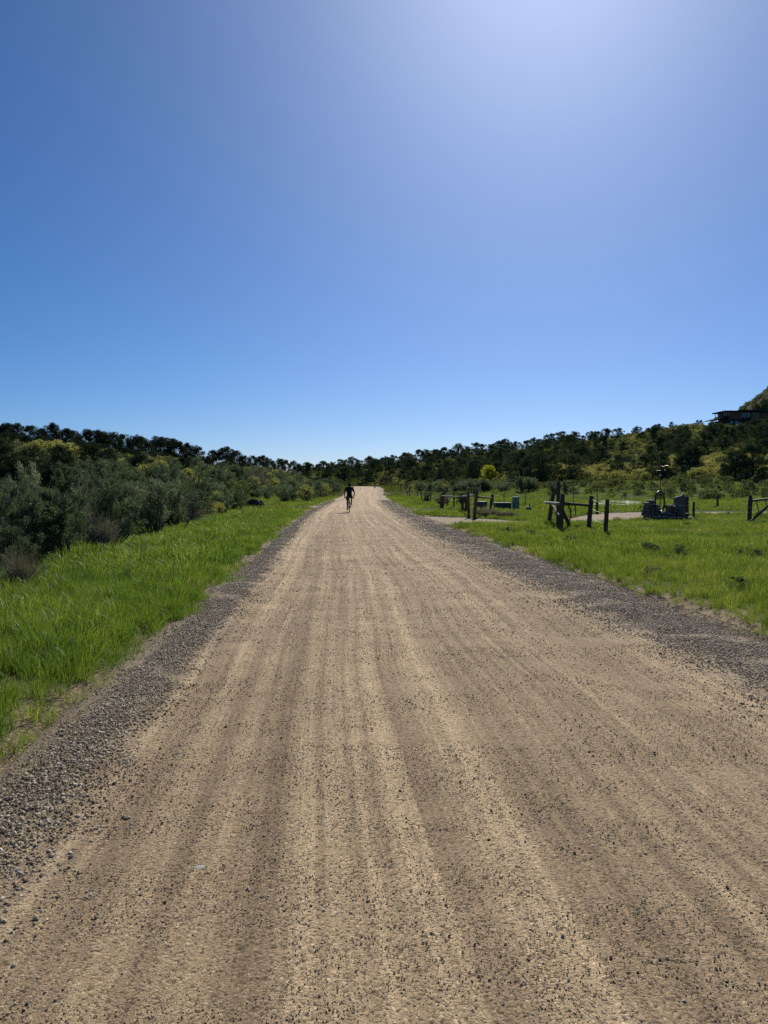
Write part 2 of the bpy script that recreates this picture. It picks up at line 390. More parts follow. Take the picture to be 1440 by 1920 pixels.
AL0 = polyd(ROAD, [1.25], [0.0])[2][0]      # arc length abreast of the camera

# the steep mountainside far beyond the house
hx = np.linspace(300, 900, 70); hy = np.linspace(560, 1300, 50); HX, HY = np.meshgrid(hx, hy)
edge_x = 309 + (HY - 700) * .47
HZ = -10 + 62 * sstep(-6, 4, HX - edge_x) + np.clip(HX - edge_x, -10, 260) * .80 + (fbm(HX, HY, .03, 4) - .45) * 26
HZ -= 80 * (1 - sstep(560, 690, HY))
i2 = np.arange(70 * 50).reshape(50, 70)
hm = np_mesh('mountain', np.stack([HX, HY, HZ], -1).reshape(-1, 3), np.stack([i2[:-1, :-1], i2[:-1, 1:], i2[1:, 1:], i2[1:, :-1]], -1).reshape(-1, 4))
attr(hm, 'dry', np.ones(3500)); tag(link('mountain', hm, M['ground'], smooth=True), kind='structure')

# ---------------------------------------------------------------- foliage makers
def cards(Pc, dirs, L, W, up=None):
    """leaf faces: a rhombus at each point along its direction"""
    n = len(Pc); d = dirs / (np.linalg.norm(dirs, axis=1)[:, None] + 1e-9)
    q = rng.normal(size=(n, 3)); s = np.cross(d, q); s /= (np.linalg.norm(s, axis=1)[:, None] + 1e-9)
    L = np.broadcast_to(L, n)[:, None]; W = np.broadcast_to(W, n)[:, None]
    V = np.stack([Pc, Pc + d * L * .5 + s * W * .5, Pc + d * L, Pc + d * L * .5 - s * W * .5], 1).reshape(-1, 3)
    return V, np.arange(n * 4).reshape(n, 4)
def crown_mesh(name, V, Fq, tint):
    me = np_mesh(name, V, Fq); attr(me, 'tint', np.repeat(tint, 4)); return me
def sph(n):
    v = rng.normal(size=(n, 3)); return v / np.linalg.norm(v, axis=1)[:, None]

def make_tree(h, wd, base, nblob, per, mat, leaf=.17, skew=0.0, trunks=1):
    """a tree with its foot at the origin: trunk mesh and crown mesh"""
    tr = MB(); ends = []
    for k in range(trunks):
        lean = Vector((random.uniform(-.15, .15), random.uniform(-.15, .15), 0)) * h
        pts = [Vector((0, 0, -.35)), Vector((0, 0, 0)) + lean * .1, lean * .5 + Vector((0, 0, h * .45)), lean + Vector((0, 0, h * .85))]
        tr.tube(pts, [h * .035, h * .028, h * .018, h * .006], 7)
        for _ in range(9):
            z = random.uniform(base + .05, .8) * h; a = random.uniform(0, 6.283); o = wd * .42 * random.uniform(.5, 1) * h
            st = lean * (z / h * .8) + Vector((0, 0, z)); en = st + Vector((math.cos(a) * o, math.sin(a) * o, h * random.uniform(.03, .16)))
            tr.tube([st, (st + en) / 2 + Vector((0, 0, -.02 * h)), en], [h * .012, h * .008, h * .003], 5)
    Vs, Ts = [], []; bump = [random.uniform(.78, 1.15) for _ in range(7)]
    for b in range(nblob):
        f = random.random() ** .9; zz = base + (1 - base) * f; a = random.uniform(0, 6.283)
        prof = wd * .5 * (math.sqrt(max(0, 1 - ((f - .36) / .66) ** 2)) if f > .36 else .78 + .22 * f / .36) * bump[int(a)]
        core = b % 4 == 0
        o = prof * (math.sqrt(random.uniform(0, .25)) if core else math.sqrt(random.uniform(.3, 1)))
        c = np.array([math.cos(a) * o + skew * f, math.sin(a) * o, zz * .92]) * h
        rb = h * (random.uniform(.13, .19) if core and f < .75 else random.uniform(.06, .125) * (1.15 - .3 * f))
        dv = sph(per); rad = rb * (.4 + .6 * rng.random(per) ** .5) * (1 + .22 * rng.normal(size=per))
        p = c + dv * rad[:, None] * np.array([1, 1, .85])
        d = dv + rng.normal(size=(per, 3)) * .7 + np.array([0, 0, .45])
        v, _ = cards(p, d, leaf * h / 4.5 * rng.uniform(.6, 1.3, per), leaf * .62 * h / 4.5 * rng.uniform(.6, 1.2, per))
        Vs.append(v); Ts.append(np.clip(rng.normal(.5, .16, per) + random.uniform(-.25, .25), 0, 1))
    V = np.concatenate(Vs); T = np.concatenate(Ts)
    return tr.mesh('trunk'), crown_mesh('crown', V, np.arange(len(V)).reshape(-1, 4), T), mat

def make_sage(h, wd, nst, leafn, mat, ll=.075, lw=.014, bare=.25, sweep=0.3):
    """many-stemmed brush: crooked stems, twigs, feathery tufts"""
    tr = MB(); tips = []
    for k in range(nst):
        a = random.uniform(0, 6.283); o = wd * .5 * random.uniform(.15, 1)
        top = Vector((math.cos(a) * o + sweep * wd * .2, math.sin(a) * o, h * random.uniform(.55, 1.0) * (1 - .35 * (o / (wd * .5)) ** 2)))
        b0 = Vector((math.cos(a) * .08, math.sin(a) * .08, -.12))
        mid = b0.lerp(top, .5) + Vector((random.uniform(-.12, .12), random.uniform(-.12, .12), -.08 * h))
        tr.tube([b0, b0.lerp(mid, .5) + Vector((random.uniform(-.04, .04), random.uniform(-.04, .04), 0)), mid, mid.lerp(top, .6), top], [.035, .03, .022, .012, .004], 5)
        for _ in range(9):
            t = random.uniform(bare, 1); st = (b0.lerp(mid, t * 2) if t < .5 else mid.lerp(top, t * 2 - 1))
            en = st + Vector((random.gauss(0, .22) + sweep * .15, random.gauss(0, .22), random.uniform(.05, .42))) * (h / 2.0)
            tr.tube([st, st.lerp(en, .5) + Vector((0, 0, -.02)), en], [.010, .007, .003], 4, False)
            tips.append((st, en))
    per = leafn // len(tips); Vs, Ts = [], []
    for st, en in tips:
        st = np.array(st); en = np.array(en); ax = en - st; ln = np.linalg.norm(ax) + 1e-6
        t = rng.random(per) ** .42
        p = st + ax * t[:, None] * 1.05 + rng.normal(size=(per, 3)) * .042 * (h / 2.0)
        d = ax / ln * .9 + rng.normal(size=(per, 3)) * .6 + np.array([sweep * .3, 0, .35])
        v, _ = cards(p, d, ll * rng.uniform(.6, 1.5, per), lw * rng.uniform(.7, 1.4, per))
        Vs.append(v); Ts.append(np.clip(rng.normal(.5, .17, per) + random.uniform(-.2, .2), 0, 1))
    V = np.concatenate(Vs); T = np.concatenate(Ts)
    return tr.mesh('stem'), crown_mesh('foliage', V, np.arange(len(V)).reshape(-1, 4), T), mat

def make_twigs(h, wd, n, sweep=.3):
    """a leafless brush: sprays of fine grey twigs"""
    tr = MB()
    for k in range(8):
        a = random.uniform(0, 6.283); e = Vector((math.cos(a) * wd * .25, math.sin(a) * wd * .25, h * .45))
        tr.tube([Vector((0, 0, -.1)), e * .5 + Vector((0, 0, -.05)), e], [.03, .022, .012], 5)
    lob = rng.uniform(.45, 1.2, 9); a = rng.uniform(0, 6.283, n); q = np.sqrt(rng.random(n)) * lob[(a * 9 / 6.284).astype(int)]; top = np.stack([np.cos(a) * q * wd * .5 + sweep * wd * .3, np.sin(a) * q * wd * .5, h * np.sqrt(np.maximum(.1, 1 - .75 * q * q)) * rng.uniform(.45, 1.1, n) * lob[((a * 9 / 6.284).astype(int) * 4) % 9]], 1)
    b = top * np.array([.3, .3, .2]) * rng.uniform(.3, 1.6, n)[:, None] + rng.normal(size=(n, 3)) * .05
    mid = (b + top) / 2 + rng.normal(size=(n, 3)) * .10 + np.array([0, 0, .10])
    s = rng.normal(size=(n, 3)); s /= np.linalg.norm(s, axis=1)[:, None]; wv = .0065 * rng.uniform(.6, 1.5, n)[:, None]
    V = np.stack([b - s * wv, b + s * wv, mid + s * wv * .8, mid - s * wv * .8, mid - s * wv * .8, mid + s * wv * .8, top + s * wv * .3, top - s * wv * .3], 1).reshape(-1, 3)
    me = np_mesh('twigs', V, np.arange(n * 8).reshape(-1, 4)); attr(me, 'tint', np.repeat(np.clip(rng.normal(.5, .2, n), 0, 1), 8))
    return tr.mesh('stem'), me, M['twig']

_proto = {}
def finish(p, key, pn):
    t, c, mat = p
    t.materials.append(M['twig'] if pn == 'twigs' else M['bark']); c.materials.append(mat); _proto.setdefault(key, []).append((t, c, pn))
def place(name, key, k, loc, h=1.0, rz=None, label='', cat='', group=None, wide=1.0):
    t, c, pn = _proto[key][k % len(_proto[key])]
    o = empty(name, loc, random.uniform(0, 6.283) if rz is None else rz); o.scale = (h * wide, h * wide, h)
    link('stem' if pn in ('foliage', 'twigs') else 'trunk', t, None, o); link(pn, c, None, o)
    return tag(o, label, cat, group)
# prototypes (unit: real metres, scaled on placing)
for k in range(6): finish(make_tree(4.5, random.uniform(.85, 1.1), .06, 54, 270, M['juniper'], .13, random.uniform(-.06, .06), 1 + k % 2), 'juniper', 'crown')
for k in range(6): finish(make_tree(4.5, random.uniform(.75, .98), .04, 58, 270, M['pinyon'], .12, random.uniform(-.05, .05), 1 + k % 2), 'ridge', 'crown')
for k in range(5): finish(make_sage(2.2, 2.4, 12, 15000, M['sage'], .085, .016, sweep=random.uniform(.0, .5)), 'sage', 'foliage')
for k in range(3): finish(make_twigs(1.5, 1.9, 900, random.uniform(.1, .5)), 'dead', 'twigs')
for k in range(3): finish(make_tree(2.0, 1.25, .03, 40, 110, M['pale'], .21, 0, 2), 'pale', 'crown')
for k in range(3): finish(make_tree(2.6, 1.15, .03, 44, 120, M['oak'], .19, 0, 2), 'oak', 'crown')
finish(make_tree(3.2, .95, .04, 70, 150, M['willow'], .17, 0, 3), 'willow', 'crown')

# ---------------------------------------------------------------- scattering (stuff): instances on a point mesh
def scatter(name, P, rot, scale, objs, kindlabel=None):
    coll = bpy.data.collections.new(name + '_source')
    for o in objs: coll.objects.link(o)
    n = len(P); me = bpy.data.meshes.new(name); me.vertices.add(n); me.vertices.foreach_set('co', np.asarray(P, np.float32).ravel())
    a = me.attributes.new('rot', 'FLOAT_VECTOR', 'POINT'); a.data.foreach_set('vector', np.asarray(rot, np.float32).ravel())
    a = me.attributes.new('scl', 'FLOAT_VECTOR', 'POINT'); a.data.foreach_set('vector', np.asarray(scale, np.float32).ravel())
    a = me.attributes.new('pick', 'INT', 'POINT'); a.data.foreach_set('value', rng.integers(0, len(objs), n).astype(np.int32))
    o = link(name, me)
    g = bpy.data.node_groups.new(name, 'GeometryNodeTree')
    g.interface.new_socket('Geometry', in_out='INPUT', socket_type='NodeSocketGeometry'); g.interface.new_socket('Geometry', in_out='OUTPUT', socket_type='NodeSocketGeometry')
    N = g.nodes.new; gi, go = N('NodeGroupInput'), N('NodeGroupOutput')
    iop = N('GeometryNodeInstanceOnPoints'); ci = N('GeometryNodeCollectionInfo')
    ci.inputs['Collection'].default_value = coll; ci.inputs['Separate Children'].default_value = True; ci.inputs['Reset Children'].default_value = True
    iop.inputs['Pick Instance'].default_value = True
    def na(nm, dt):
        q = N('GeometryNodeInputNamedAttribute'); q.data_type = dt; q.inputs['Name'].default_value = nm; return q.outputs['Attribute']
    L = g.links.new
    L(gi.outputs[0], iop.inputs['Points']); L(ci.outputs[0], iop.inputs['Instance']); L(na('pick', 'INT'), iop.inputs['Instance Index'])
    L(na('rot', 'FLOAT_VECTOR'), iop.inputs['Rotation']); L(na('scl', 'FLOAT_VECTOR'), iop.inputs['Scale']); L(iop.outputs[0], go.inputs[0])
    md = o.modifiers.new('scatter', 'NODES'); md.node_group = g
    return tag(o, kind='stuff')
def src(name, me): return bpy.data.objects.new(name, me)

def tuft(nb, hgt, spread, wid, mat, seeds=0, lean=.25):
    Vs = []; Fs = []; T = []
    for b in range(nb):
        a = random.uniform(0, 6.283); r0 = spread * math.sqrt(random.random()); hh = hgt * random.uniform(.45, 1.1)
        p = np.array([math.cos(a) * r0, math.sin(a) * r0, -.02]); a2 = a + random.gauss(0, .8); ben = hh * random.uniform(.1, .75) * (lean / .25)
        dx = np.array([math.cos(a2), math.sin(a2), 0]); az = random.uniform(0, 6.283); s = np.array([math.cos(az), math.sin(az), 0]) * wid * random.uniform(.6, 1.3)
        q = [p, p + dx * ben * .18 + np.array([0, 0, hh * .45]), p + dx * ben * .52 + np.array([0, 0, hh * .8]), p + dx * ben + np.array([0, 0, hh * .98])]
        i = len(Vs); seed = b < seeds
        if seed: q[3] = q[3] + np.array([0, 0, hh * .35]); q[2] = q[2] + np.array([0, 0, hh * .25])
        Vs += [q[0] - s * .5, q[0] + s * .5, q[1] + s * .45, q[1] - s * .45, q[2] + s * .32, q[2] - s * .32, q[3] + s * .03, q[3] - s * .03]
        Fs += [(i, i + 1, i + 2, i + 3), (i + 3, i + 2, i + 4, i + 5), (i + 5, i + 4, i + 6, i + 7)]
        T += [1.0 if seed else min(1, max(0, random.gauss(.45, .17)))] * 8
    me = np_mesh('grass_tuft', np.array(Vs), np.array(Fs)); attr(me, 'tint', T); me.materials.append(mat); return me
def on_lane(x, y, pad=0.0):
    x = np.asarray(x, float)
    return np.minimum(np.minimum(polyd(LANE_R, x, y)[0] - lane_w(x), polyd(LANE_F, x, y)[0]), polyd(LANE_L, x, y)[0]) < 1.5 + pad
def inview(x, y, m=1.1): return (np.abs(x) < (y * .5 * m + 2.0)) & (y > 1.5)
def grass(name, area, dens, rmin, rmax, objs, s0, s1, cond=None):
    n = int((area[1] - area[0]) * (area[3] - area[2]) * dens)
    x = rng.uniform(area[0], area[1], n); y = rng.uniform(area[2], area[3], n); r = np.hypot(x, y)
    r = r + rng.normal(0, .06, n) * r; k = inview(x, y) & (r >= rmin) & (r < rmax)
    x, y = x[k], y[k]; d, off, al = polyd(ROAD, x, y)
    e = 3.13 - .12 * (off < 0) + (vnoise(x, y, .9, 5) - .5) * .6 + (vnoise(x, y, 3.5, 8) - .5) * .45 + .25 * (rng.random(len(x)) ** 4)
    k = (d > e) & ~on_lane(x, y, (vnoise(x, y, 2, 3) - .5) * .5 + .25)
    if cond is not None: k &= cond(x, y, d, off)
    x, y, d = x[k], y[k], d[k]; z = terrain(x, y); n = len(x)
    cl = .42 + 1.15 * fbm(x, y, .55, 12, 3)           # taller and shorter patches
    near = .72 + .28 * sstep(0, .8, d - 3.2)
    s = rng.uniform(s0, s1, n) * cl * near
    rot = np.stack([rng.normal(0, .12, n), rng.normal(0, .12, n), rng.uniform(0, 6.283, n)], 1)
    return scatter(name, np.stack([x, y, z], 1), rot, np.stack([s * rng.uniform(.9, 1.2, n), s * rng.uniform(.9, 1.2, n), s], 1), objs)
T1 = [src('grass_tuft', tuft(52, .27, .09, .0055, M['grass'], (0, 1, 0, 3, 1, 0)[k])) for k in range(6)]
T1r = [src('grass_tuft', tuft(52, .27, .09, .0055, M['fgrass'], (0, 1, 0, 3, 1)[k])) for k in range(5)]
T2 = [src('grass_tuft', tuft(48, .26, .16, .010, M['grass'], 1)) for k in range(4)]
T2r = [src('grass_tuft', tuft(48, .22, .16, .010, M['fgrass'], 1)) for k in range(4)]
T3 = [src('grass_tuft', tuft(40, .26, .42, .030, M['fgrass'])) for k in range(4)]
T4 = [src('grass_tuft', tuft(36, .40, .7, .07, M['hgrass'])) for k in range(4)]
left = lambda x, y, d, off: off < 0
right = lambda x, y, d, off: off > 0
grass('verge_grass', (-9, -2, 3, 14), 60, 0, 13, T1, .75, 1.25, left)
grass('verge_grass', (-16, 0, 8, 45), 26, 13, 42, T2, .7, 1.3, left)
grass('field_grass', (2, 12, 5, 18), 56, 0, 17, T1r, .55, 1.0, right)
grass('field_grass', (0, 26, 10, 48), 24, 17, 44, T2r, .55, 1.05, right)
grass('field_grass', (-50, 60, 36, 112), 3.6, 42, 105, T3, .45, .95)
grass('hill_grass', (-70, 160, 80, 305), .55, 105, 330, T4, .5, 1.1, lambda x, y, d, off: np.arctan2(x, y) > -.35)

# gravel
def stone_mesh(sub=1, flat=.7, jit=.22):
    bm = bmesh.new(); bmesh.ops.create_icosphere(bm, subdivisions=sub, radius=.5)
    for v in bm.verts: v.co = Vector((v.co.x * random.uniform(.95, 1.35), v.co.y, v.co.z * flat)) * (1 + random.uniform(-jit, jit))
    me = bpy.data.meshes.new('stone'); bm.to_mesh(me); bm.free(); me.materials.append(M['pebble']); return me
ST = [src('stone', stone_mesh(1, random.uniform(.6, .95), .2)) for _ in range(7)]
def gravel(name, parts):
    xs_, ys_, zs_, ss_ = [], [], [], []
    for (a0, a1, l0, l1, dens, s0, s1, mode) in parts:
        n = int((a1 - a0) * (l1 - l0) * dens) if mode != 'l' else dens
        if mode == 'c': a = np.clip(rng.normal((a0 + a1) / 2, (a1 - a0) / 3.6, n), -3.3, 3.3)
        else: a = rng.uniform(a0, a1, n)
        l = rng.uniform(l0, l1, n) if mode != 'l' else l0 * (l1 / l0) ** (1 - np.sqrt(1 - .995 * rng.random(n)))     # thinning out evenly with distance
        x, y, z = road_pt(a, AL0 + l)
        s = s0 * (s1 / s0) ** (rng.random(n) ** 2.2)
        if mode == 'l': s = s * (l / 3) ** .45
        k = (np.abs(x) < y * .5 * 1.08 + 1.2) & ((vnoise(x, y, 1.1, 14) * .6 + vnoise(x, y, 3.7, 15) * .4 > .38) | (mode == 'c') | (rng.random(n) < .68))
        xs_.append(x[k]); ys_.append(y[k]); zs_.append((z + s * (.2 if mode != 'l' else .16))[k]); ss_.append(s[k])
    x, y, z, s = map(np.concatenate, (xs_, ys_, zs_, ss_)); n = len(x)
    return scatter(name, np.stack([x, y, z], 1), np.stack([rng.normal(0, .4, n), rng.normal(0, .4, n), rng.uniform(0, 6.28, n)], 1), np.stack([s, s * rng.uniform(.75, 1.1, n), s], 1), ST)
gravel('gravel', [(-3.02, -2.42, 2.2, 8, 5600, .006, .022, 'c'), (-3.02, -2.42, 8, 15, 2700, .010, .026, 'c'), (-3.02, -2.42, 15, 28, 800, .014, .034, 'c'), (-3.02, -2.42, 28, 52, 170, .02, .04, 'c'), (-3.02, -2.42, 52, 80, 50, .03, .05, 'c'),
                  (-3.4, -2.1, 2.0, 14, 1300, .004, .012, 'u'),
                  (1.9, 3.3, 4, 9, 4000, .008, .022, 'c'), (1.8, 3.3, 9, 16, 2100, .010, .026, 'c'), (1.7, 3.3, 16, 30, 620, .013, .032, 'c'), (1.7, 3.3, 30, 52, 120, .02, .04, 'c'), (1.7, 3.3, 52, 80, 40, .03, .05, 'c')])
gravel('road_pebbles', [(-2.9, 3.2, 1.5, 60, 170000, .0032, .0085, 'l'), (-2.9, 3.2, 1.5, 60, 3600, .008, .015, 'l')])
# single pebbles one can pick out
for k, (u, v, wpx, tone) in enumerate([(375, 1697, 26, 1), (396, 1697, 16, 1), (310, 1757, 13, 0), (240, 1729, 12, 0), (407, 1783, 13, 0), (489, 1510, 9, 0), (649, 1805, 14, 0), (690, 1793, 12, 1), (631, 1833, 10, 0),
                               (797, 1871, 11, 0), (181, 1793, 14, 0), (12, 1840, 18, 1), (150, 1813, 14, 0), (134, 1668, 12, 0), (172, 1734, 12, 1), (97, 1655, 13, 0), (40, 1795, 13, 0), (493, 1885, 12, 0), (476, 1903, 14, 0),
                               (705, 1898, 12, 1), (1092, 1807, 11, 0), (1284, 1785, 9, 1), (1200, 1664, 9, 0), (1235, 1667, 9, 0), (1370, 1678, 9, 0), (1375, 1738, 9, 0), (1019, 1733, 9, 1), (1260, 1772, 11, 1), (696, 1580, 8, 0), (765, 1540, 9, 0), (847, 1848, 9, 0), (1041, 1903, 11, 0)]):
    p = hit(u, v); s = wpx * p.y / F
    me = stone_mesh(2, .62, .10); me.materials.clear(); me.materials.append(M['rock'] if tone else M['stone'])
    o = link('pebble', me); o.location = (p.x, p.y, float(road_z(p.y)) + .026 + s * .06); o.scale = (s * .9, s * .75, s * (.35 if wpx > 15 else .7)); o.rotation_euler = (0, 0, random.uniform(0, 6.28))
    tag(o, 'pale rounded pebble lying loose on the gravel road' if tone else 'grey brown pebble lying loose on the gravel road', 'pebble', 'pale pebbles on the road' if tone else 'dark pebbles on the road')

# ---------------------------------------------------------------- trees
JL = 'dark juniper tree standing on the ridge behind the sagebrush thicket'
def ridge_tree(u, vtop, back=0.0, key='ridge', wide=1.0, label=JL, group='junipers on the ridge behind the sagebrush'):
    th = math.atan((u - 720) / F); D = float(np.interp(th, TH, LAND[:, 1])) + back
    x, y = D * math.sin(th), D * math.cos(th); z = G(x, y); top = at(u, vtop, y).z
    h = max(2.2, min(8.5, top - z)); name = 'juniper_tree'
    if label == JL:
        wh = ('tall' if h > 5.0 else 'low' if h < 3.6 else 'rounded'); where = 'on the ridge above the yellow brush' if u < 210 else 'on the ridge above the big leafless brush' if u < 385 else 'on the far low end of the ridge'
        label = wh + ' dark juniper tree ' + where; group = wh + ' junipers ' + where
    return place(name, key, random.randrange(6), (x, y, z), h / 4.35, None, label, 'tree', group, wide)
for u, v in [(-40, 792), (-8, 793), (14, 792), (33, 789), (60, 793), (84, 798), (100, 795), (124, 800), (142, 800), (160, 804), (180, 804), (196, 806), (214, 812), (232, 815), (250, 814), (268, 813), (290, 819), (312, 822), (332, 824), (350, 826), (364, 836),
             (383, 848), (392, 852), (402, 844), (424, 839), (440, 842), (458, 848), (474, 849), (492, 854), (506, 856), (522, 861), (536, 862), (550, 863), (563, 866), (578, 868)]:
    ridge_tree(u, v + random.uniform(-2, 6), random.uniform(-4, 3), wide=random.uniform(.7, 1.2))
for k in range(44):                                  # a second rank just in front
    u = random.uniform(-20, 470); ridge_tree(u, 812 + .135 * max(u, 0) + random.uniform(-5, 14), -random.uniform(9, 22), wide=random.uniform(.9, 1.2))
HLAB = 'dark juniper tree on the slope of the hill below the house'
SKY = [(606, 864), (622, 872), (640, 861), (658, 856), (674, 862), (692, 858), (706, 862), (722, 855), (738, 853), (752, 855), (766, 848), (786, 843), (800, 842), (815, 842), (831, 838), (845, 842), (858, 831), (876, 836), (892, 829), (904, 832),
       (924, 831), (936, 826), (948, 823), (966, 827), (986, 826), (1030, 813), (1052, 809), (1072, 818), (1092, 816), (1108, 808), (1137, 803), (1192, 799), (1214, 806)]
for u, v in SKY: ridge_tree(u, v, random.uniform(-8, 2), 'juniper', random.uniform(.9, 1.15), 'dark juniper tree along the crest of the hill below the house', 'junipers on the hill crest')
cnt = 0; pts = []
while cnt < 122:
    u = random.uniform(575, 1460); th = math.atan((u - 720) / F); D = float(np.interp(th, TH, LAND[:, 1])); B = float(np.interp(th, TH, LAND[:, 3]))
    s = random.uniform(.16, .97); r = B + (D - B) * s; 
    if u < 700: r = random.uniform(222, 282)
    dens = 1.0 if u < 1080 else (.42 if s < .62 else .10)
    if 1120 < u and .60 < s < .66: continue
    if u > 1000 and s < .24: dens *= .25
    if random.random() > dens: continue
    x, y = r * math.sin(th), r * math.cos(th)
    if any((x - a) ** 2 + (y - b) ** 2 < 6.2 ** 2 for a, b in pts): continue
    if 1290 < u and s > .50: continue
    pts.append((x, y)); cnt += 1
    hs_ = random.uniform(.58, 1.1); wh_ = 'tall' if hs_ > .93 else ('small' if hs_ < .74 else 'rounded')
    where = 'behind the far bend of the road' if u < 760 else 'on the slope above the bright yellow tree' if u < 1000 else 'on the slope behind the log corner brace' if u < 1180 else 'on the brushy slope under the hilltop house'
    place('juniper_tree', 'juniper', random.randrange(6), (x, y, G(x, y)), hs_, None, wh_ + ' dark juniper tree ' + where, 'tree', wh_ + ' junipers ' + where, random.uniform(.95, 1.3))
# the row of trees in front of the cutting and below the house
for u, v, hh in [(1255, 849, 4.0), (1285, 847, 4), (1335, 828, 4.6), (1350, 822, 3.4), (1400, 818, 3.6), (1415, 822, 4.4), (1432, 816, 3.8), (1388, 830, 4), (1442, 830, 5), (1365, 842, 4.5), (1320, 849, 4.0), (1425, 846, 5), (1406, 806, 2.0), (1422, 806, 2.2), (1438, 806, 2.4)]:
    p = hit(u, v); place('juniper_tree', 'juniper', random.randrange(6), p, hh / 4.4, None, 'dark tall juniper tree close under the hilltop house', 'tree', 'junipers under the house', 1.15)
for u, v, hh in [(1305, 798, 2.6), (1258, 799, 3.0), (1312, 797, 1.4)]:
    ridge_tree(u, v - 8, -1, 'juniper', .8, 'small lone tree on the bare crest beside the house', 'small crest trees')
for u, v, hh in [(1300, 892, 4.2), (1412, 896, 4.4), (1376, 898, 3.6), (1286, 893, 3.4), (1018, 905, 4.6), (976, 902, 5.0), (998, 904, 4.4), (1072, 905, 4.6), (1166, 898, 3.6), (1238, 898, 3.6)]:
    p = hit(u, v); place('juniper_tree', 'juniper', random.randrange(6), p, hh / 4.4, None, 'dark juniper tree at the foot of the hill beside pale brush', 'tree', 'junipers at the foot of the hill', 1.1)
p = hit(916, 905); place('willow_tree', 'willow', 0, p, 1.0, 1.0, 'bright yellow green young tree at the foot of the dark hill', 'tree')

# ---------------------------------------------------------------- brush: single shrubs near, masses far
def off_ok(x, y): return polyd(ROAD, [x], [y])[0][0] > 4.3 and not on_lane([x], [y], .6)[0]
SG = 'grey green sagebrush in the thicket behind the grass verge'
# named ones first
finish(make_sage(1.75, 1.5, 5, 9000, M['sage'], .08, .017, .62, .1), 'treesage', 'foliage')
tree_like = place('sagebrush', 'treesage', 0, hit(136, 1056), 1.0, .4, 'tall sagebrush on a bare crooked trunk at the edge of the verge', 'shrub', None, .9)
for u, v, h, lab in [(150, 1010, 1.15, 'wide grey leafless brush beside the tall crooked sagebrush'), (345, 985, 1.1, 'big rounded grey leafless brush at the corner of the thicket'),
                     (190, 1035, .75, 'low dead grey brush leaning over the verge grass'), (40, 1105, .45, 'flattened brown dead brush lying in the verge grass'),
                     (130, 925, 1.5, 'tall dead grey brush standing inside the sagebrush thicket'), (487, 925, 1.75, 'rounded reddish grey leafless brush beyond the dirt mound')]:
    place('dead_brush', 'dead', random.randrange(3), hit(u, v), h, None, lab, 'shrub')
nsg = 0; spts = []
tries = 0
while nsg < 235 and tries < 9000:
    tries += 1
    al = AL0 + 9 + 125 * random.random() ** 1.7; o = -(3.3 + 3.4 + 34 * random.random() ** 2.2)
    if al > AL0 + 62: o += 1.8
    x, y, z = (float(q[0]) for q in road_pt(np.array([o]), np.array([al])))
    if not inview(np.array([x]), np.array([y]), 1.12)[0]: continue
    if al - AL0 < 17 and o > -7.6: continue
    if 44 < al - AL0 < 68 and o > -11.5: continue
    if not off_ok(x, y): continue
    sp = 1.22 + .010 * (al - AL0)
    if any((x - a) ** 2 + (y - b) ** 2 < sp * sp for a, b in spts): continue
    spts.append((x, y)); nsg += 1
    q = random.random()
    if q < .09: place('dead_brush', 'dead', random.randrange(3), (x, y, G(x, y)), random.uniform(.7, 1.25), None, 'grey leafless brush among the sagebrush thicket', 'shrub', 'leafless brush in the thicket')
    elif q < .17 and y > 34: place('rabbitbrush', 'pale', random.randrange(3), (x, y, G(x, y)), random.uniform(.7, 1.15), None, 'pale yellow green brush among the sagebrush thicket', 'shrub', 'pale brush in the thicket')
    else:
        hs_ = random.choice((random.uniform(.45, .8), random.uniform(.75, 1.0), random.uniform(.95, 1.22))); wh_ = 'tall' if hs_ > .9 else ('low' if hs_ < .77 else 'rounded')
        where = 'along the front edge of the thicket beside the verge' if o > -11 and y < 50 else 'inside the thicket below the ridge trees' if y < 55 else 'beyond the driveway with the earth heap' if o > -16 else 'on the bank under the far ridge trees'
        place('sagebrush', 'sage', random.randrange(5), (x, y, G(x, y)), min(hs_ * (1.1 if y < 34 else .9), .55 + .017 * y), None, wh_ + ' grey green sagebrush ' + where, 'shrub', wh_ + ' sagebrush ' + where)
for u, v, h_ in [(55, 985, 2.5), (215, 962, 2.3), (300, 952, 2.2), (255, 985, 1.7), (370, 962, 1.6), (95, 1000, 2.2), (415, 948, 1.5), (10, 940, 2.9), (120, 922, 2.7), (255, 915, 2.5), (395, 925, 1.8), (345, 905, 2.4), (180, 895, 2.8), (440, 915, 1.9), (545, 925, 1.5), (575, 918, 1.6)]:
    p = hit(u, v); place('juniper_bush', 'ridge', random.randrange(6), p, h_ / 4.4, None, 'dark bushy juniper pushing up among the grey sagebrush', 'shrub', 'juniper bushes in the thicket', 1.35)
for u, v, h_, lab in [(18, 1078, .42, 'low spreading sagebrush beside the flattened dead brush'), (82, 1052, .5, 'low pale sagebrush left of the crooked trunk')]:
    place('sagebrush', 'sage', random.randrange(5), hit(u, v), h_, None, lab, 'shrub', None, 1.3)
for u, v, h_ in [(75, 880, 1.25), (110, 878, 1.3), (150, 880, 1.1), (300, 900, .95), (345, 902, .95)]:
    place('rabbitbrush', 'pale', random.randrange(3), hit(u, v), h_, None, 'tall yellow green brush under the dark ridge trees', 'shrub', 'yellow brush under the ridge', 1.1)
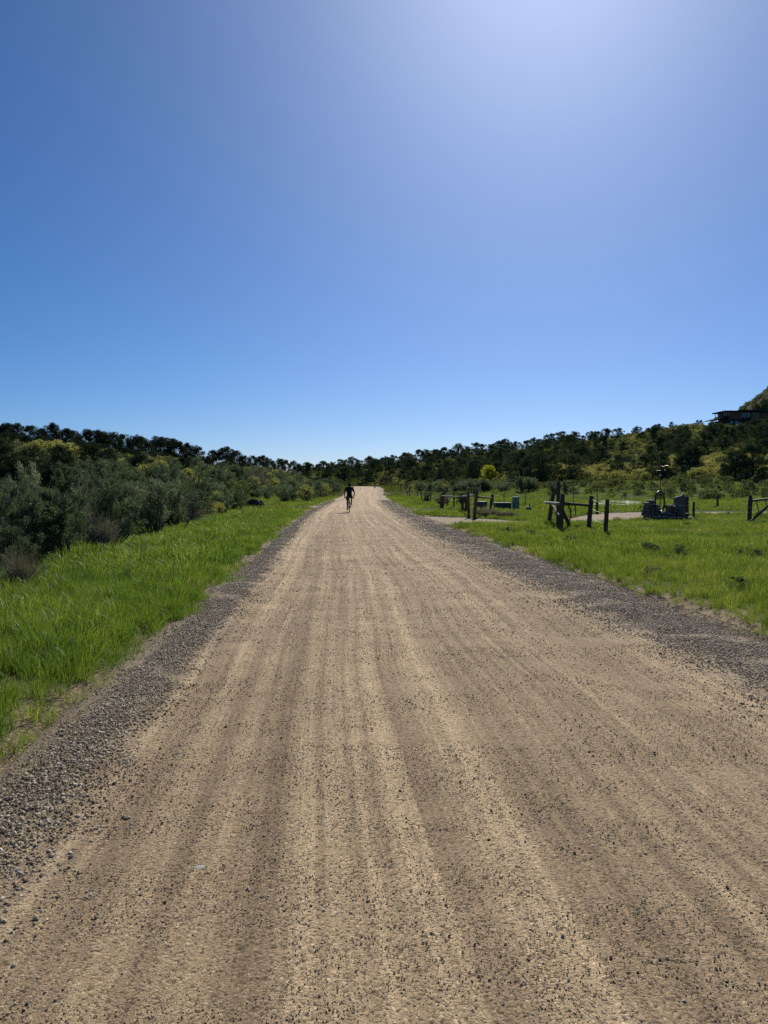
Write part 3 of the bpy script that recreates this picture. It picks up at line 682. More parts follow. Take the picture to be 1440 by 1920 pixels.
# right side: brush along the fence and beyond the gate
for k in range(46):
    u = random.uniform(745, 1005); v = random.uniform(908, 928); p = hit(u, v)
    if p.y < 66 or not off_ok(p.x, p.y) or polyd(ROAD, [p.x], [p.y])[0][0] < 6.5: continue
    place('sagebrush', 'sage', random.randrange(5), p, random.uniform(.55, .95), None, 'dull grey sagebrush behind the roadside wire fence', 'shrub', 'sagebrush behind the wire fence', 1.25)
for u, v, s in [(866, 948, .5), (835, 950, .5), (800, 942, .45), (1062, 925, .7), (1040, 926, .75), (1215, 1040, .15), (1275, 1045, .13)]:  # pair behind the corner brace is added to make a dark, shadow-like shape
    place('sagebrush', 'sage', random.randrange(5), hit(u, v), s, None, 'small low grey brush standing alone in the field grass, some added for shade', 'shrub', 'small lone brush in the field', 1.3)
def shrub_src(key, k):
    t, c, pn = _proto[key][k]; return src('brush', c)
def brush(name, n, ufun, objs, s0, s1):
    x, y = [], []
    while len(x) < n:
        u, r = ufun(); th = math.atan((u - 720) / F); X0, Y0 = r * math.sin(th), r * math.cos(th); x.append(X0); y.append(Y0)
    x, y = np.array(x), np.array(y); d = polyd(ROAD, x, y)[0]; k = (d > 6) & ~on_lane(x, y, 1.0); x, y = x[k], y[k]; n = len(x); s = rng.uniform(s0, s1, n)
    return scatter(name, np.stack([x, y, terrain(x, y) - .05], 1), np.stack([np.zeros(n), np.zeros(n), rng.uniform(0, 6.28, n)], 1), np.stack([s * 1.15, s * 1.15, s], 1), objs)
SA = [shrub_src('sage', k) for k in range(5)]; PA = [shrub_src('pale', k) for k in range(3)]; OA = [shrub_src('oak', k) for k in range(3)]
def hill(u0, u1, s0, s1, cut=True):
    def f():
        while True:
            u = random.uniform(u0, u1); th = math.atan((u - 720) / F); D = float(np.interp(th, TH, LAND[:, 1])); B = float(np.interp(th, TH, LAND[:, 3])); s = random.uniform(s0, s1)
            if cut and 1120 < u and .60 < s < .645: continue
            if u > 1300 and s > .86: continue
            if u < 690: return u, random.uniform(215, 290)
            return u, B + (D - B) * s
    return f
brush('hill_brush', 3000, hill(580, 1500, .1, 1.02), OA, .22, .60)
brush('pale_hill_brush', 1500, hill(690, 1500, .08, 1.0), PA, .28, .62)
brush('pale_field_edge_brush', 330, hill(1000, 1500, .10, .26), PA, .5, .95)
brush('thicket_brush', 400, lambda: (lambda u: (u, max(34, random.uniform(.34, .97) * float(np.interp(math.atan((u - 720) / F), TH, LAND[:, 1])))))(random.uniform(-60, 560)), SA + OA[:1] + PA[:1], .45, .85)
brush('field_bank_brush', 260, hill(900, 1500, .0, .10), OA, .18, .42)
n_ = 240; wx = rng.uniform(3.5, 26, n_); wy = rng.uniform(9, 50, n_); dk = polyd(ROAD, wx, wy)[0]; k = (dk > 3.9) & ~on_lane(wx, wy, .4); wx, wy = wx[k], wy[k]; n_ = len(wx); s_ = rng.uniform(.03, .10, n_) * (.5 + 1.2 * vnoise(wx, wy, .3, 21))
scatter('field_weeds', np.stack([wx, wy, terrain(wx, wy)], 1), np.stack([np.zeros(n_), np.zeros(n_), rng.uniform(0, 6.28, n_)], 1), np.stack([s_ * 1.5, s_ * 1.5, s_], 1), OA)
# mountain brush
mk = rng.random((1500, 2)); mx_, my_ = 300 + 140 * mk[:, 0], 640 + 170 * mk[:, 1]
fi, fj = (mx_ - 300) / 600 * 69, (my_ - 560) / 740 * 49; i0, j0 = fi.astype(int), fj.astype(int); fi, fj = fi - i0, fj - j0
mz_ = (HZ[j0, i0] * (1 - fi) + HZ[j0, i0 + 1] * fi) * (1 - fj) + (HZ[j0 + 1, i0] * (1 - fi) + HZ[j0 + 1, i0 + 1] * fi) * fj - .4
s_ = rng.uniform(.8, 1.9, 1500)
scatter('mountain_brush', np.stack([mx_, my_, mz_], 1), np.zeros((1500, 3)), np.stack([s_, s_, s_ * .8], 1), OA)

# ---------------------------------------------------------------- fences
def log_mesh(pts, r0, r1, n=9, jit=.06):
    m = MB(); pts = [Vector(p) for p in pts]; full = []
    for i in range(len(pts) - 1):
        for k in range(4): full.append(pts[i].lerp(pts[i + 1], k / 4))
    full.append(pts[-1]); L = len(full)
    m.tube(full, [(r0 + (r1 - r0) * i / (L - 1)) * random.uniform(1 - jit, 1 + jit) for i in range(L)], n); return m
def upright(u0, v0, u1, v1, d=None):
    """foot and head of a post seen from (u0,v0) at the grass up to (u1,v1)"""
    b = hit(u0, v0) if d is None else None
    if b is None: q = at(u0, v0, d); b = Vector((q.x, q.y, G(q.x, q.y)))
    t = at(u1, v1, b.y); return b, t
def part_log(root, name, a, b, r0, r1, mat, mids=()):
    inv = root.location; m = log_mesh([Vector(a) - inv] + [Vector(p) - inv for p in mids] + [Vector(b) - inv], r0, r1)
    return m.build(name, mat, root, True)
def post(root, u0, v0, u1, v1, wpx, d=None, name='post', mat='wood'):
    b, t = upright(u0, v0, u1, v1, d); r = wpx * b.y / F / 2
    part_log(root, name, b + (b - t).normalized() * .35, t, r * 1.04, r, M[mat]); return b, t
def wires(root, tops, fr=(.92, .68, .42)):
    for f in fr:
        m = MB()
        for (b0, t0), (b1, t1) in zip(tops[:-1], tops[1:]):
            a, c = b0.lerp(t0, f) - root.location, b1.lerp(t1, f) - root.location
            m.tube([a, (a + c) / 2 - Vector((0, 0, .03)), c], .0032, 4, False)
        m.build('wire', M['wire'], root)
# corner brace beside the driveway
b0 = hit(1052, 998); cb = empty('fence_corner_brace', b0)
tag(cb, 'log corner brace with one tall post and short rails in the field grass', 'fence')
bt, tt_ = post(cb, 1047, 989, 1047, 903, 8); post(cb, 1029, 984, 1037, 927, 8); bf, tf = post(cb, 1051, 998, 1055, 927, 9); br, trr = post(cb, 1104, 992, 1109, 930, 9)
bl, tl = upright(1029, 984, 1037, 927)
part_log(cb, 'rail', bl.lerp(tl, .72) + Vector((-.25, .1, .02)), bf.lerp(tf, .74), .055, .06, M['rail'])
part_log(cb, 'rail', bf.lerp(tf, .76), br.lerp(trr, .72), .06, .05, M['wood'])
part_log(cb, 'brace_log', bf.lerp(tf, .58), hit(1072, 987) + Vector((0, 0, -.1)), .075, .065, M['wood'])
part_log(cb, 'brace_log', bl.lerp(tl, .70), bf.lerp(tf, .34), .05, .045, M['wood'])
a_ = bf.lerp(br, .22); part_log(cb, 'bent_branch', a_ + Vector((0, .1, .95)), a_ + Vector((.05, .1, .28)), .028, .022, M['wood'], [a_ + Vector((.13, .1, .75)), a_ + Vector((.15, .1, .5))])
a_ = bf.lerp(br, .50); part_log(cb, 'bent_branch', a_ + Vector((0, .1, .93)), a_ + Vector((.03, .1, .5)), .022, .016, M['wood'], [a_ + Vector((.03, .1, .7))])
# line of posts running on from it
ws = empty('wire_fence', hit(1135, 1006)); tag(ws, 'short run of wire fence from the leaning log post to the round post', 'fence')
q1 = post(ws, 1135, 1006, 1139, 936, 8)
far = at(1700, 1160, 15.5); zb = Vector((9.8, 15.6, G(9.8, 15.6))); q0 = (zb, zb + Vector((.05, 0, 1.2)))
part_log(ws, 'post', zb - Vector((0, 0, .3)), q0[1], .07, .065, M['wood']); wires(ws, [(br, trr), q1, q0], (.9, .62, .34))
# posts behind, standing by the cross lane
for u0, v0, v1, wd_, lab in [(1119, 964, 938, 5, 'thin dark fence post beside the white stone patch'), (1300, 971, 941, 4.5, 'thin short post right beside the stone sculpture'), (1345, 954, 928, 4, 'thin post alone in the field behind the cross lane'), (1288, 975, 931, 8, 'thick brown log post touching the stone sculpture')]:
    b, t = upright(u0, v0, u0 + (1 if wd_ < 8 else -1), v1); m = log_mesh([Vector((0, 0, -.3)), t - b], wd_ * b.y / F / 2 * 1.05, wd_ * b.y / F / 2)
    o = m.build('fence_post', M['wood'], None, True); o.location = b; tag(o, lab, 'post')
# gate brace at the edge
gb = empty('gate_brace', hit(1406, 981)); tag(gb, 'log gate end with pale top rail and diagonal brace by the lane', 'gate')
bg_, tg = post(gb, 1405, 981, 1407, 929, 7.5); br2, tr2 = post(gb, 1482, 981, 1482, 926, 7.5, bg_.y + .6)
part_log(gb, 'rail', bg_.lerp(tg, .80), br2.lerp(tr2, .90), .05, .055, M['rail'])
part_log(gb, 'brace_log', hit(1396, 984) - Vector((0, 0, .08)), br2.lerp(tr2, .86) + Vector((-.55, 0, 0)), .055, .05, M['wood'])
for f, dz in ((.20, .55), (.42, .35)):
    a_ = bg_.lerp(br2, f) + Vector((0, .12, 0)); part_log(gb, 'bent_branch', a_ + Vector((0, 0, .98)), a_ + Vector((.10, 0, .98 - dz)), .022, .016, M['wood'], [a_ + Vector((.01, 0, .8))])
# brace on the far side of the driveway
fb = empty('fence_brace', hit(880, 972)); tag(fb, 'log fence brace with several leaning posts across the driveway from the corner brace', 'fence')
pa = post(fb, 826, 955, 829, 925, 4.5); pb_ = post(fb, 830, 955, 833, 921, 4.5); pc = post(fb, 868, 962, 866, 925, 5); pd_ = post(fb, 873, 962, 876, 926, 5.5); pe = post(fb, 879, 972, 878, 920, 5); pf = post(fb, 889, 976, 894, 919, 6.5); pg = post(fb, 919, 960, 923, 927, 5)
part_log(fb, 'rail', pa[0].lerp(pa[1], .84), pc[0].lerp(pc[1], .80), .05, .045, M['rail']); part_log(fb, 'rail', pc[0].lerp(pc[1], .84), pf[0].lerp(pf[1], .83), .05, .045, M['rail'])
part_log(fb, 'rail', pf[0].lerp(pf[1], .78), pg[0].lerp(pg[1], .80), .05, .045, M['wood']); part_log(fb, 'rail', pe[0].lerp(pe[1], .52), pf[0].lerp(pf[1], .54), .03, .03, M['rail'])
m = MB()
# roadside wire fence, many thin posts
rf = empty('wire_fence', at(812, 943, 70)); rf.location.z = G(rf.location.x, rf.location.y); tag(rf, 'long wire fence of thin dark posts along the far right verge of the road', 'fence')
tops = []
for k in range(15):
    y = 54 + 8.6 * k; c, o_, al = polyd(ROAD, [0], [y]); x = float(np.interp(y, ROAD[:300, 1], ROAD[:300, 0])) + 6.7 + .4 * math.sin(k * 1.7) - .012 * max(0, y - 120)
    z = G(x, y); b = Vector((x, y, z)); t = b + Vector((random.uniform(-.04, .04), 0, random.uniform(1.2, 1.42))); tops.append((b, t))
    part_log(rf, 'post', b - Vector((0, 0, .3)), t, .055, .05, M['wood'])
wires(rf, tops)
lf = empty('wire_fence', (-17, 92, G(-17, 92))); tag(lf, 'wire fence of thin dark posts among the sagebrush below the ridge', 'fence'); tops = []
for k in range(8):
    x, y = -17.5 + 1.3 * k, 88 + 7.5 * k; b = Vector((x, y, G(x, y))); t = b + Vector((random.uniform(-.05, .05), 0, 1.75)); tops.append((b, t)); part_log(lf, 'post', b - Vector((0, 0, .3)), t, .06, .055, M['wood'])
wires(lf, tops)
fw = empty('wire_fence', hit(1010, 945)); tag(fw, 'thin wire fence crossing the field behind the green utility pedestal', 'fence'); tops = []
for k, u in enumerate((925, 945, 985, 1030, 1075, 1120)):
    p = at(u, 940, 58 + k * .5); b = Vector((p.x, p.y, G(p.x, p.y))); tops.append((b, b + Vector((0, 0, 1.15)))); part_log(fw, 'post', b - Vector((0, 0, .2)), tops[-1][1], .03, .028, M['steel'])
wires(fw, tops)
# the tall marker post where the road bends
b = hit(703, 916); o = log_mesh([Vector((0, 0, -.3)), Vector((0, 0, 1.5))], .12, .11).build('marker_post', M['wood'], None, True); o.location = b; tag(o, 'stout dark post at the far bend of the road', 'post')

# ---------------------------------------------------------------- utility boxes, heaps
def bevel_box(name, size, mat, parent, loc=(0, 0, 0), bev=.02):
    bm = bmesh.new(); bmesh.ops.create_cube(bm, size=1)
    for v in bm.verts: v.co = Vector((v.co.x * size[0], v.co.y * size[1], v.co.z * size[2]))
    bmesh.ops.bevel(bm, geom=bm.edges[:], offset=bev, segments=2, affect='EDGES')
    me = bpy.data.meshes.new(name); bm.to_mesh(me); bm.free(); o = link(name, me, mat, parent); o.location = loc; return o
def ubox(u, v, w_, d_, h_, name, lab, mat, lid=None, lidh=.06, rz=.3):
    p = hit(u, v); e = empty(name, p, rz); tag(e, lab, 'utility box')
    bevel_box('cabinet', (w_, d_, h_), M[mat], e, (0, 0, h_ / 2 - .05)); bevel_box('lid', (w_ * 1.12, d_ * 1.12, lidh), M[lid or mat], e, (0, 0, h_ - .05 + lidh / 2 + .003))
    bevel_box('door', (w_ * .78, .02, h_ * .62), M[mat], e, (0, -d_ / 2 - .006, h_ * .5), .005); bevel_box('latch', (.03, .03, .07), M['black'], e, (w_ * .28, -d_ / 2 - .03, h_ * .52), .005)
    return e
ubox(967, 956, .34, .34, .82, 'utility_pedestal', 'tall grey green utility pedestal with pale lid in the field', 'boxgreen', 'boxlid')
ubox(942, 956, 1.0, .6, .46, 'utility_box', 'long low dark utility box lying in the field grass', 'boxteal', 'boxteal', .05, .1)
ubox(904, 955, .55, .5, .56, 'utility_box', 'dark teal utility box behind the leaning fence posts', 'boxteal', 'boxlid', .04, .5)
e = ubox(991, 959, .26, .24, .3, 'utility_box', 'small green box with a black stub pipe in the field', 'boxgreen', 'boxgreen', .03)
m = MB(); m.tube([(.06, 0, .2), (.06, 0, .5)], .035, 8); m.build('pipe', M['black'], e)
def heap(name, p, L, W, H, mat, lab, cat, n=90, seed=0):
    g = 22; V = []; 
    for j in range(g):
        for i in range(g):
            a, b = i / (g - 1) * 2 - 1, j / (g - 1) * 2 - 1; q = max(0, 1 - a * a - b * b)
            V.append((a * L / 2, b * W / 2, H * q ** .7 * (.6 + .9 * float(vnoise(a * 3 + seed, b * 3, 1.2, seed))) + (.05 * random.random() if q > 0 else -.12)))
    k = np.arange(g * g).reshape(g, g); me = np_mesh(name, V, np.stack([k[:-1, :-1], k[:-1, 1:], k[1:, 1:], k[1:, :-1]], -1).reshape(-1, 4))
    o = link(name, me, mat); o.location = p; return tag(o, lab, cat)
heap('dirt_mound', hit(478, 950), 1.5, 1.1, .42, M['dirt'], 'small dark heap of dug earth beside the left driveway', 'mound', seed=2)
heap('dirt_mound', hit(545, 955), 2.2, .5, .10, M['dirt'], 'low dark mound added in place of a culvert at the mouth of the left driveway', 'mound', seed=5)  # flat mound, added to stand in for the dark culvert
for u, v, sc_ in [(900, 968, .36), (912, 970, .32), (924, 969, .36), (938, 971, .30), (950, 971, .28), (962, 971, .26)]:
    place('dead_brush', 'dead', random.randrange(3), hit(u, v), sc_, None, 'low grey heap of dead brush by the driveway gate posts', 'shrub', 'dead brush by the gate', 1.7)
# white stones laid in a patch
n_ = 420; px_ = rng.uniform(1115, 1200, n_); dd = rng.uniform(60, 74, n_); xx = (px_ - 720) / F * dd; ss = rng.uniform(.12, .38, n_)
wm = stone_mesh(1, .6, .2); wm.materials.clear(); wm.materials.append(plain('white_rock', (.74, .72, .68), .8, .3, .12, 3))
scatter('white_rubble', np.stack([xx, dd, terrain(xx, dd) + .1], 1), np.stack([np.zeros(n_), np.zeros(n_), rng.uniform(0, 6, n_)], 1), np.stack([ss, ss, ss * .25], 1), [src('stone', wm)])

# ---------------------------------------------------------------- stone sculpture with hoop
bp = hit(1248, 979); sp_ = empty('stone_sculpture', bp); tag(sp_, 'dark stacked stone sculpture with a steel hoop and upright slab', 'sculpture')
k_ = bp.y / F
def sx_(u, v): return Vector(((u - 1248) * k_, 0, (979 - v) * k_))
prof = [(1209, 952), (1213, 940), (1222, 938), (1227, 948), (1234, 960), (1246, 961), (1251, 949), (1258, 947), (1266, 953), (1276, 962), (1287, 964), (1291, 976)]
for (u, v) in [(u, None) for u in range(1212, 1290, 7)]:
    top = np.interp(u, [p_[0] for p_ in prof], [p_[1] for p_ in prof]); z = 979 + 3
    while z > top + 2:
        hgt = random.uniform(6, 9); hgt = min(hgt, z - top + 1)
        for dep in (-.18, .16):
            me = stone_mesh(2, 1.0, .10); me.materials.clear(); me.materials.append(M['stone'])
            o = link('stone', me, None, sp_); c = sx_(u + random.uniform(-1.5, 1.5), z - hgt / 2)
            o.location = (c.x, dep + random.uniform(-.06, .06), c.z); o.scale = (random.uniform(8.5, 11) * k_, random.uniform(.30, .40), hgt * k_ * 1.3); o.rotation_euler = (random.uniform(-.2, .2), random.uniform(-.25, .25), random.uniform(-.4, .4))
        z -= hgt
m = MB(); m.ring(sx_(1237, 941) + Vector((0, .02, 0)), .45, .042, (math.cos(.8), math.sin(.8), 0), (0, 0, 1), 40, 8); m.build('hoop', M['steel'], sp_, True)
m = MB()
for side in (-.09, .09):
    m.add([sx_(1264, 972) + Vector((0, side, 0)), sx_(1282, 972) + Vector((0, side, 0)), sx_(1281, 924) + Vector((0, side, 0)), sx_(1276, 929) + Vector((0, side, 0)), sx_(1264, 933) + Vector((0, side, 0))], [])
m.f += [(0, 1, 2, 3, 4), (9, 8, 7, 6, 5)] + [(i, i + 5, (i + 1) % 5 + 5, (i + 1) % 5) for i in range(5)]; m.build('slab', M['stone'], sp_)
wv_ = empty('weather_vane', bp + Vector(((1237 - 1248) * k_, -.02, .35))); tag(wv_, 'thin wind spinner pole rising through the steel hoop', 'wind spinner')
m = MB(); m.tube([(0, 0, -.3), (0, 0, 1.0), (0, 0, 2.08)], [.022, .018, .012], 8); m.build('pole', M['steel'], wv_)
for z, r_, a0 in ((1.82, .22, .3), (2.0, .30, 1.3)):
    m = MB()
    for s in (0, 1, 2):
        a = a0 + s * 2.094; m.tube([(0, 0, z), (math.cos(a) * r_, math.sin(a) * r_, z + .02)], .007, 5)
    sp = m.build('spinner', M['steel'], wv_)
    for s in (0, 1, 2):
        a = a0 + s * 2.094; bevel_box('blade', (.10, .03, .015), M['boxlid'], sp, (math.cos(a) * r_, math.sin(a) * r_, z + .03), .006).rotation_euler = (.3, 0, a)
bm = bmesh.new(); bmesh.ops.create_uvsphere(bm, u_segments=10, v_segments=8, radius=.045); me = bpy.data.meshes.new('ball'); bm.to_mesh(me); bm.free()
link('ball', me, M['boxlid'], wv_, smooth=True).location = (0, 0, 1.62)

# ---------------------------------------------------------------- the house on the hill
M['h_wall'] = plain('house_timber', (.16, .095, .055), .8, .2, .3, 1.5, stretch=(.3, .3, 4)); M['h_dark'] = plain('house_dark_wall', (.05, .042, .04), .8, .2, .2, 1.0)
M['h_roof'] = plain('house_roof_metal', (.04, .036, .036), .95, .05, .15, 1.0); M['h_green'] = plain('house_stucco', (.16, .15, .10), .9, .1, .15, 1.2)
n = NT('house_glass'); M['h_glass'] = n.done(n.pbsdf((.06, .09, .12), .06, .9)); M['h_frame'] = plain('house_window_frame', (.35, .36, .36), .5, .4, .1, 2)
HD = 290.0; hk = HD / F
def hp(u, v, dy=0.0): q = at(u, v, HD + dy); return (q.x, q.y, q.z)
h0 = at(1400, 795, HD); H = empty('house', (h0.x, h0.y, G(h0.x, h0.y))); tag(H, 'long low dark modern house with flat roofs and porch on the hilltop', 'house')
def hbox(name, u0, u1, v0, v1, y0, y1, mat, parent=None):
    a, b = hp(u0, v1), hp(u1, v0); c = Vector(((a[0] + b[0]) / 2, h0.y + (y0 + y1) / 2, (a[2] + b[2]) / 2)) - H.location
    m = MB(); m.box(c, (abs(b[0] - a[0]), y1 - y0, abs(b[2] - a[2]))); return m.build(name, M[mat], parent or H)
w1 = hbox('wall', 1366, 1391, 772.5, 786, 0, 9, 'h_wall'); w2 = hbox('wall', 1391.02, 1409, 772, 786, .6, 9, 'h_dark'); w3 = hbox('wall', 1409.02, 1424, 772.5, 787, 0, 9, 'h_green'); w4 = hbox('wall', 1424.02, 1462, 773, 789, 1.2, 10, 'h_wall')
hbox('lower_storey', 1364, 1400, 786.03, 802, .8, 8, 'h_dark'); hbox('lower_storey', 1400.03, 1462, 787.5, 806, 1.6, 9.5, 'h_dark')
hbox('roof', 1356, 1394, 770.2, 772.1, -1.2, 10, 'h_roof'); hbox('roof', 1386, 1426, 769.2, 771.2, -1.6, 10.5, 'h_roof'); hbox('roof', 1421, 1466, 771.3, 773, -.6, 11, 'h_roof')
# glazed corner room at the end, daylight through it
hbox('floor_slab', 1356, 1366, 779.5, 783, -.6, 8, 'h_dark')
for u in (1357.2, 1361.5, 1365.5): hbox('corner_post', u, u + .7, 772, 779.5, -.4, -.1, 'h_frame'); hbox('corner_post', u, u + .7, 772, 779.5, 7.2, 7.5, 'h_frame')
for u0, u1, vv in ((1392.5, 1396, 1), (1397, 1400.5, 1), (1402.5, 1407.8, 1)):
    f_ = hbox('window', u0, u1, 773.6, 782, .50, .597, 'h_frame'); hbox('pane', u0 + .5, u1 - .5, 774.2, 781.4, .44, .497, 'h_glass', f_)
for u0, u1 in ((1371, 1376), (1380, 1386)):
    f_ = hbox('window', u0, u1, 789, 795, .70, .797, 'h_frame'); hbox('pane', u0 + .5, u1 - .5, 789.5, 794.5, .64, .697, 'h_glass', f_)
for u0, u1 in ((1386, 1390), (1393.5, 1397.5)): hbox('deck_rail_cap', u0, u1, 782.8, 783.6, -.5, -.2, 'h_frame')
# sloping porch roof on thin posts
A = [hp(1337, 786.8), hp(1357, 781.2)]
m = MB(); P_ = [Vector(A[0]), Vector(A[1]), Vector(A[1]) + Vector((0, 0, -.9)), Vector(A[0]) + Vector((0, 0, -.22))]
m.add([p - H.location + Vector((0, -1.0, 0)) for p in P_] + [p - H.location + Vector((0, 8, 0)) for p in P_], [(0, 1, 2, 3), (7, 6, 5, 4), (0, 4, 5, 1), (1, 5, 6, 2), (2, 6, 7, 3), (3, 7, 4, 0)]); m.build('porch_roof', M['h_roof'], H)
for u in (1342.3, 1345.6, 1348.5, 1352): hbox('porch_post', u, u + .65, 786.6, 798, 0 if u < 1345 else 2.5, .15 if u < 1345 else 2.65, 'h_dark')
hbox('porch_wall', 1352.8, 1364, 788.6, 800, .3, 6, 'h_dark')

# ---------------------------------------------------------------- cyclist
M['skin'] = plain('skin', (.30, .17, .11), .5, .4, .08, 6, bump=.05); M['shirt'] = plain('navy_shirt_cloth', (.012, .013, .022), .85, .15, .3, 12, bump=.4)
M['shorts'] = plain('black_shorts_cloth', (.012, .012, .014), .7, .25, .3, 12); M['shoe'] = plain('black_shoe', (.025, .024, .024), .5, .3, .2, 9)
M['hair'] = plain('dark_hair', (.02, .014, .01), .6, .3, .3, 30); M['helmet'] = plain('black_helmet', (.010, .010, .011), .9, .05, .1, 6)
M['rubber'] = plain('tyre_rubber', (.02, .019, .018), .8, .2, .2, 10); M['bframe'] = plain('bike_frame_paint', (.05, .055, .06), .3, .6, .1, 5); M['alloy'] = plain('bike_alloy', (.45, .45, .45), .3, .5, .1, 5, metal=.8)
bx_, by_ = -2.0, 44.3; bz_ = float(road_pt(np.array([polyd(ROAD, [bx_], [by_])[1][0]]), np.array([polyd(ROAD, [bx_], [by_])[2][0]]))[2][0])
HEAD = R(2.5)
bk = empty('bicycle', (bx_, by_, bz_), HEAD, .965); tag(bk, 'dark drop bar bicycle being ridden away along the gravel road', 'bicycle')
WR, RY, FY = .345, -.43, .60
def wheel(y, steer=0):
    m = MB(); m.ring((0, y, WR), WR - .02, .021, (0, 1, 0), (0, 0, 1), 48, 8); wh = m.build('wheel', M['rubber'], bk, True)
    m = MB(); m.ring((0, y, WR), WR - .045, .012, (0, 1, 0), (0, 0, 1), 48, 6); m.build('rim', M['alloy'], wh, True)
    m = MB(); m.tube([(-.05, y, WR), (.05, y, WR)], .02, 10); m.build('hub', M['alloy'], wh)
    m = MB()
    for k in range(24):
        a = 2 * math.pi * k / 24; m.tube([((-1) ** k * .03, y + .018 * math.cos(a), WR + .018 * math.sin(a)), (0, y + (WR - .05) * math.cos(a), WR + (WR - .05) * math.sin(a))], .0012, 3, False)
    m.build('spokes', M['alloy'], wh)
wheel(RY); wheel(FY)
BB = (0, 0, .28); ST_ = (0, -.17, .80); HT = (0, .42, .83); HB = (0, .46, .68)
m = MB()
for a, b, r in ((BB, ST_, .016), (ST_, HT, .017), (BB, HB, .021), (HT, HB, .02)): m.tube([a, b], r, 8)
for s in (-1, 1): m.tube([(s * .02, -.02, .28), (s * .06, RY, WR)], .009, 6); m.tube([(s * .015, -.16, .76), (s * .06, RY, WR)], .008, 6)
m.build('frame', M['bframe'], bk, True)
m = MB()
for s in (-1, 1): m.tube([(0, .465, .66), (s * .05, .50, .60), (s * .055, FY, WR)], .012, 6)
m.build('fork', M['bframe'], bk, True)
m = MB(); m.tube([(0, .41, .86), (0, .48, .90)], .015, 8)
for s in (-1, 1): m.tube([(0, .48, .90), (s * .20, .48, .90), (s * .225, .54, .90), (s * .235, .58, .85), (s * .25, .55, .79), (s * .265, .47, .775)], .013, 8)
m.build('handlebar', M['black'], bk, True)
for s in (-1, 1): m = MB(); m.tube([(s * .22, .56, .92), (s * .225, .60, .88), (s * .24, .61, .80)], .011, 6); m.build('brake_lever', M['black'], bk, True)
m = MB(); m.tube([ST_, (0, -.195, .90)], .013, 8); m.build('seat_post', M['alloy'], bk)
m = MB(); m.tube([(0, -.34, .915), (0, -.30, .925), (0, -.2, .925), (0, -.06, .92)], [.05, .072, .05, .018], 10); sd_ = m.build('saddle', M['black'], bk, True)
CA = R(-72); PL = (-.14, .17 * math.cos(CA) * .6, .28 + .165 * math.sin(CA)); PR = (.14, -PL[1], .56 - PL[2])
m = MB(); m.ring((.045, 0, .28), .085, .006, (0, 1, 0), (0, 0, 1), 28, 5); m.tube([(-.06, 0, .28), (.06, 0, .28)], .02, 8)
m.tube([(-.07, 0, .28), (-.075, PL[1], PL[2])], .012, 6); m.tube([(.07, 0, .28), (.075, PR[1], PR[2])], .012, 6); m.build('crankset', M['black'], bk)
for p in (PL, PR): m = MB(); m.box((p[0] * .9, p[1], p[2]), (.09, .07, .018)); m.build('pedal', M['black'], bk)
m = MB(); m.tube([(.045, .0, .365), (.045, RY, .385)], .004, 4); m.tube([(.045, .0, .195), (.045, RY, .305)], .004, 4); m.build('chain', M['black'], bk)

rd = empty('person', (bx_, by_, bz_), HEAD, .965); tag(rd, 'person in dark shirt, shorts and helmet riding a bicycle up the road', 'person')
def skin(name, V, E, rad, mat, root=0, sub=2, parent=rd):
    me = bpy.data.meshes.new(name); me.from_pydata(V, E, []); o = link(name, me, mat, parent)
    md = o.modifiers.new('skin', 'SKIN'); md.use_smooth_shade = True
    for i, r in enumerate(rad): q = me.skin_vertices[0].data[i]; q.radius = r if hasattr(r, '__len__') else (r, r); q.use_root = (i == root)
    sm = o.modifiers.new('sub', 'SUBSURF'); sm.levels = sub; sm.render_levels = sub; return o
V = [(0, -.20, .99), (0, -.12, 1.12), (0, .01, 1.28), (0, .11, 1.42), (0, .16, 1.49), (0, .185, 1.54), (0, .21, 1.60), (0, .215, 1.66)]
Rd = [(.145, .11), (.135, .10), (.15, .11), (.13, .085), .058, .06, .088, .07]; E = [(i, i + 1) for i in range(7)]
def chain(start, pts, rs):
    p = start
    for q, r in zip(pts, rs): V.append(q); Rd.append(r); E.append((p, len(V) - 1)); p = len(V) - 1
    return p
J = {}
for s in (-1, 1):
    el = (s * .30, .20, 1.13) if s < 0 else (.315, .17, 1.16)
    wr = (s * .27, .42, .86) if s < 0 else (.25, .45, .88)
    w_i = chain(3, [(s * .175, .11, 1.44), (s * .25, .15, 1.28), el, ((el[0] + wr[0]) / 2, (el[1] + wr[1]) / 2, (el[2] + wr[2]) / 2), wr], [.062, .050, .042, .040, .030])
    pm = (s * .262, .49, .83); pi_ = chain(w_i, [pm], [(.034, .018)])
    for k, ln in enumerate((.062, .075, .080, .072)):
        y0 = .515 + .004 * k; z0 = .845 - .018 * k
        chain(pi_, [(s * .272, y0 + .012, z0), (s * .250, y0 + .03, z0 - .004), (s * .232, y0 + .018, z0 - .008)], [.010, .009, .008])
    chain(pi_, [(s * .240, .485, .835), (s * .228, .505, .812)], [.011, .009])
    P0 = PL if s < 0 else PR
    kn = (s * .115, .24, .62) if s < 0 else (.135, .33, .86)
    an = (s * .12, P0[1] - .10, P0[2] + .12)
    kn = Vector(kn); hpv = Vector((s * .095, -.17, .95)); anv = Vector(an)
    chain(0, [tuple(hpv), tuple(hpv.lerp(kn, .5)), tuple(kn), tuple(kn.lerp(anv, .35) + Vector((0, -.03, 0))), tuple(anv), (s * .125, P0[1] + .06, P0[2] + .05)], [.10, .082, .058, .056, .036, .034]); J[s] = (hpv, kn, anv, P0)
body = skin('body', V, E, Rd, M['skin'])
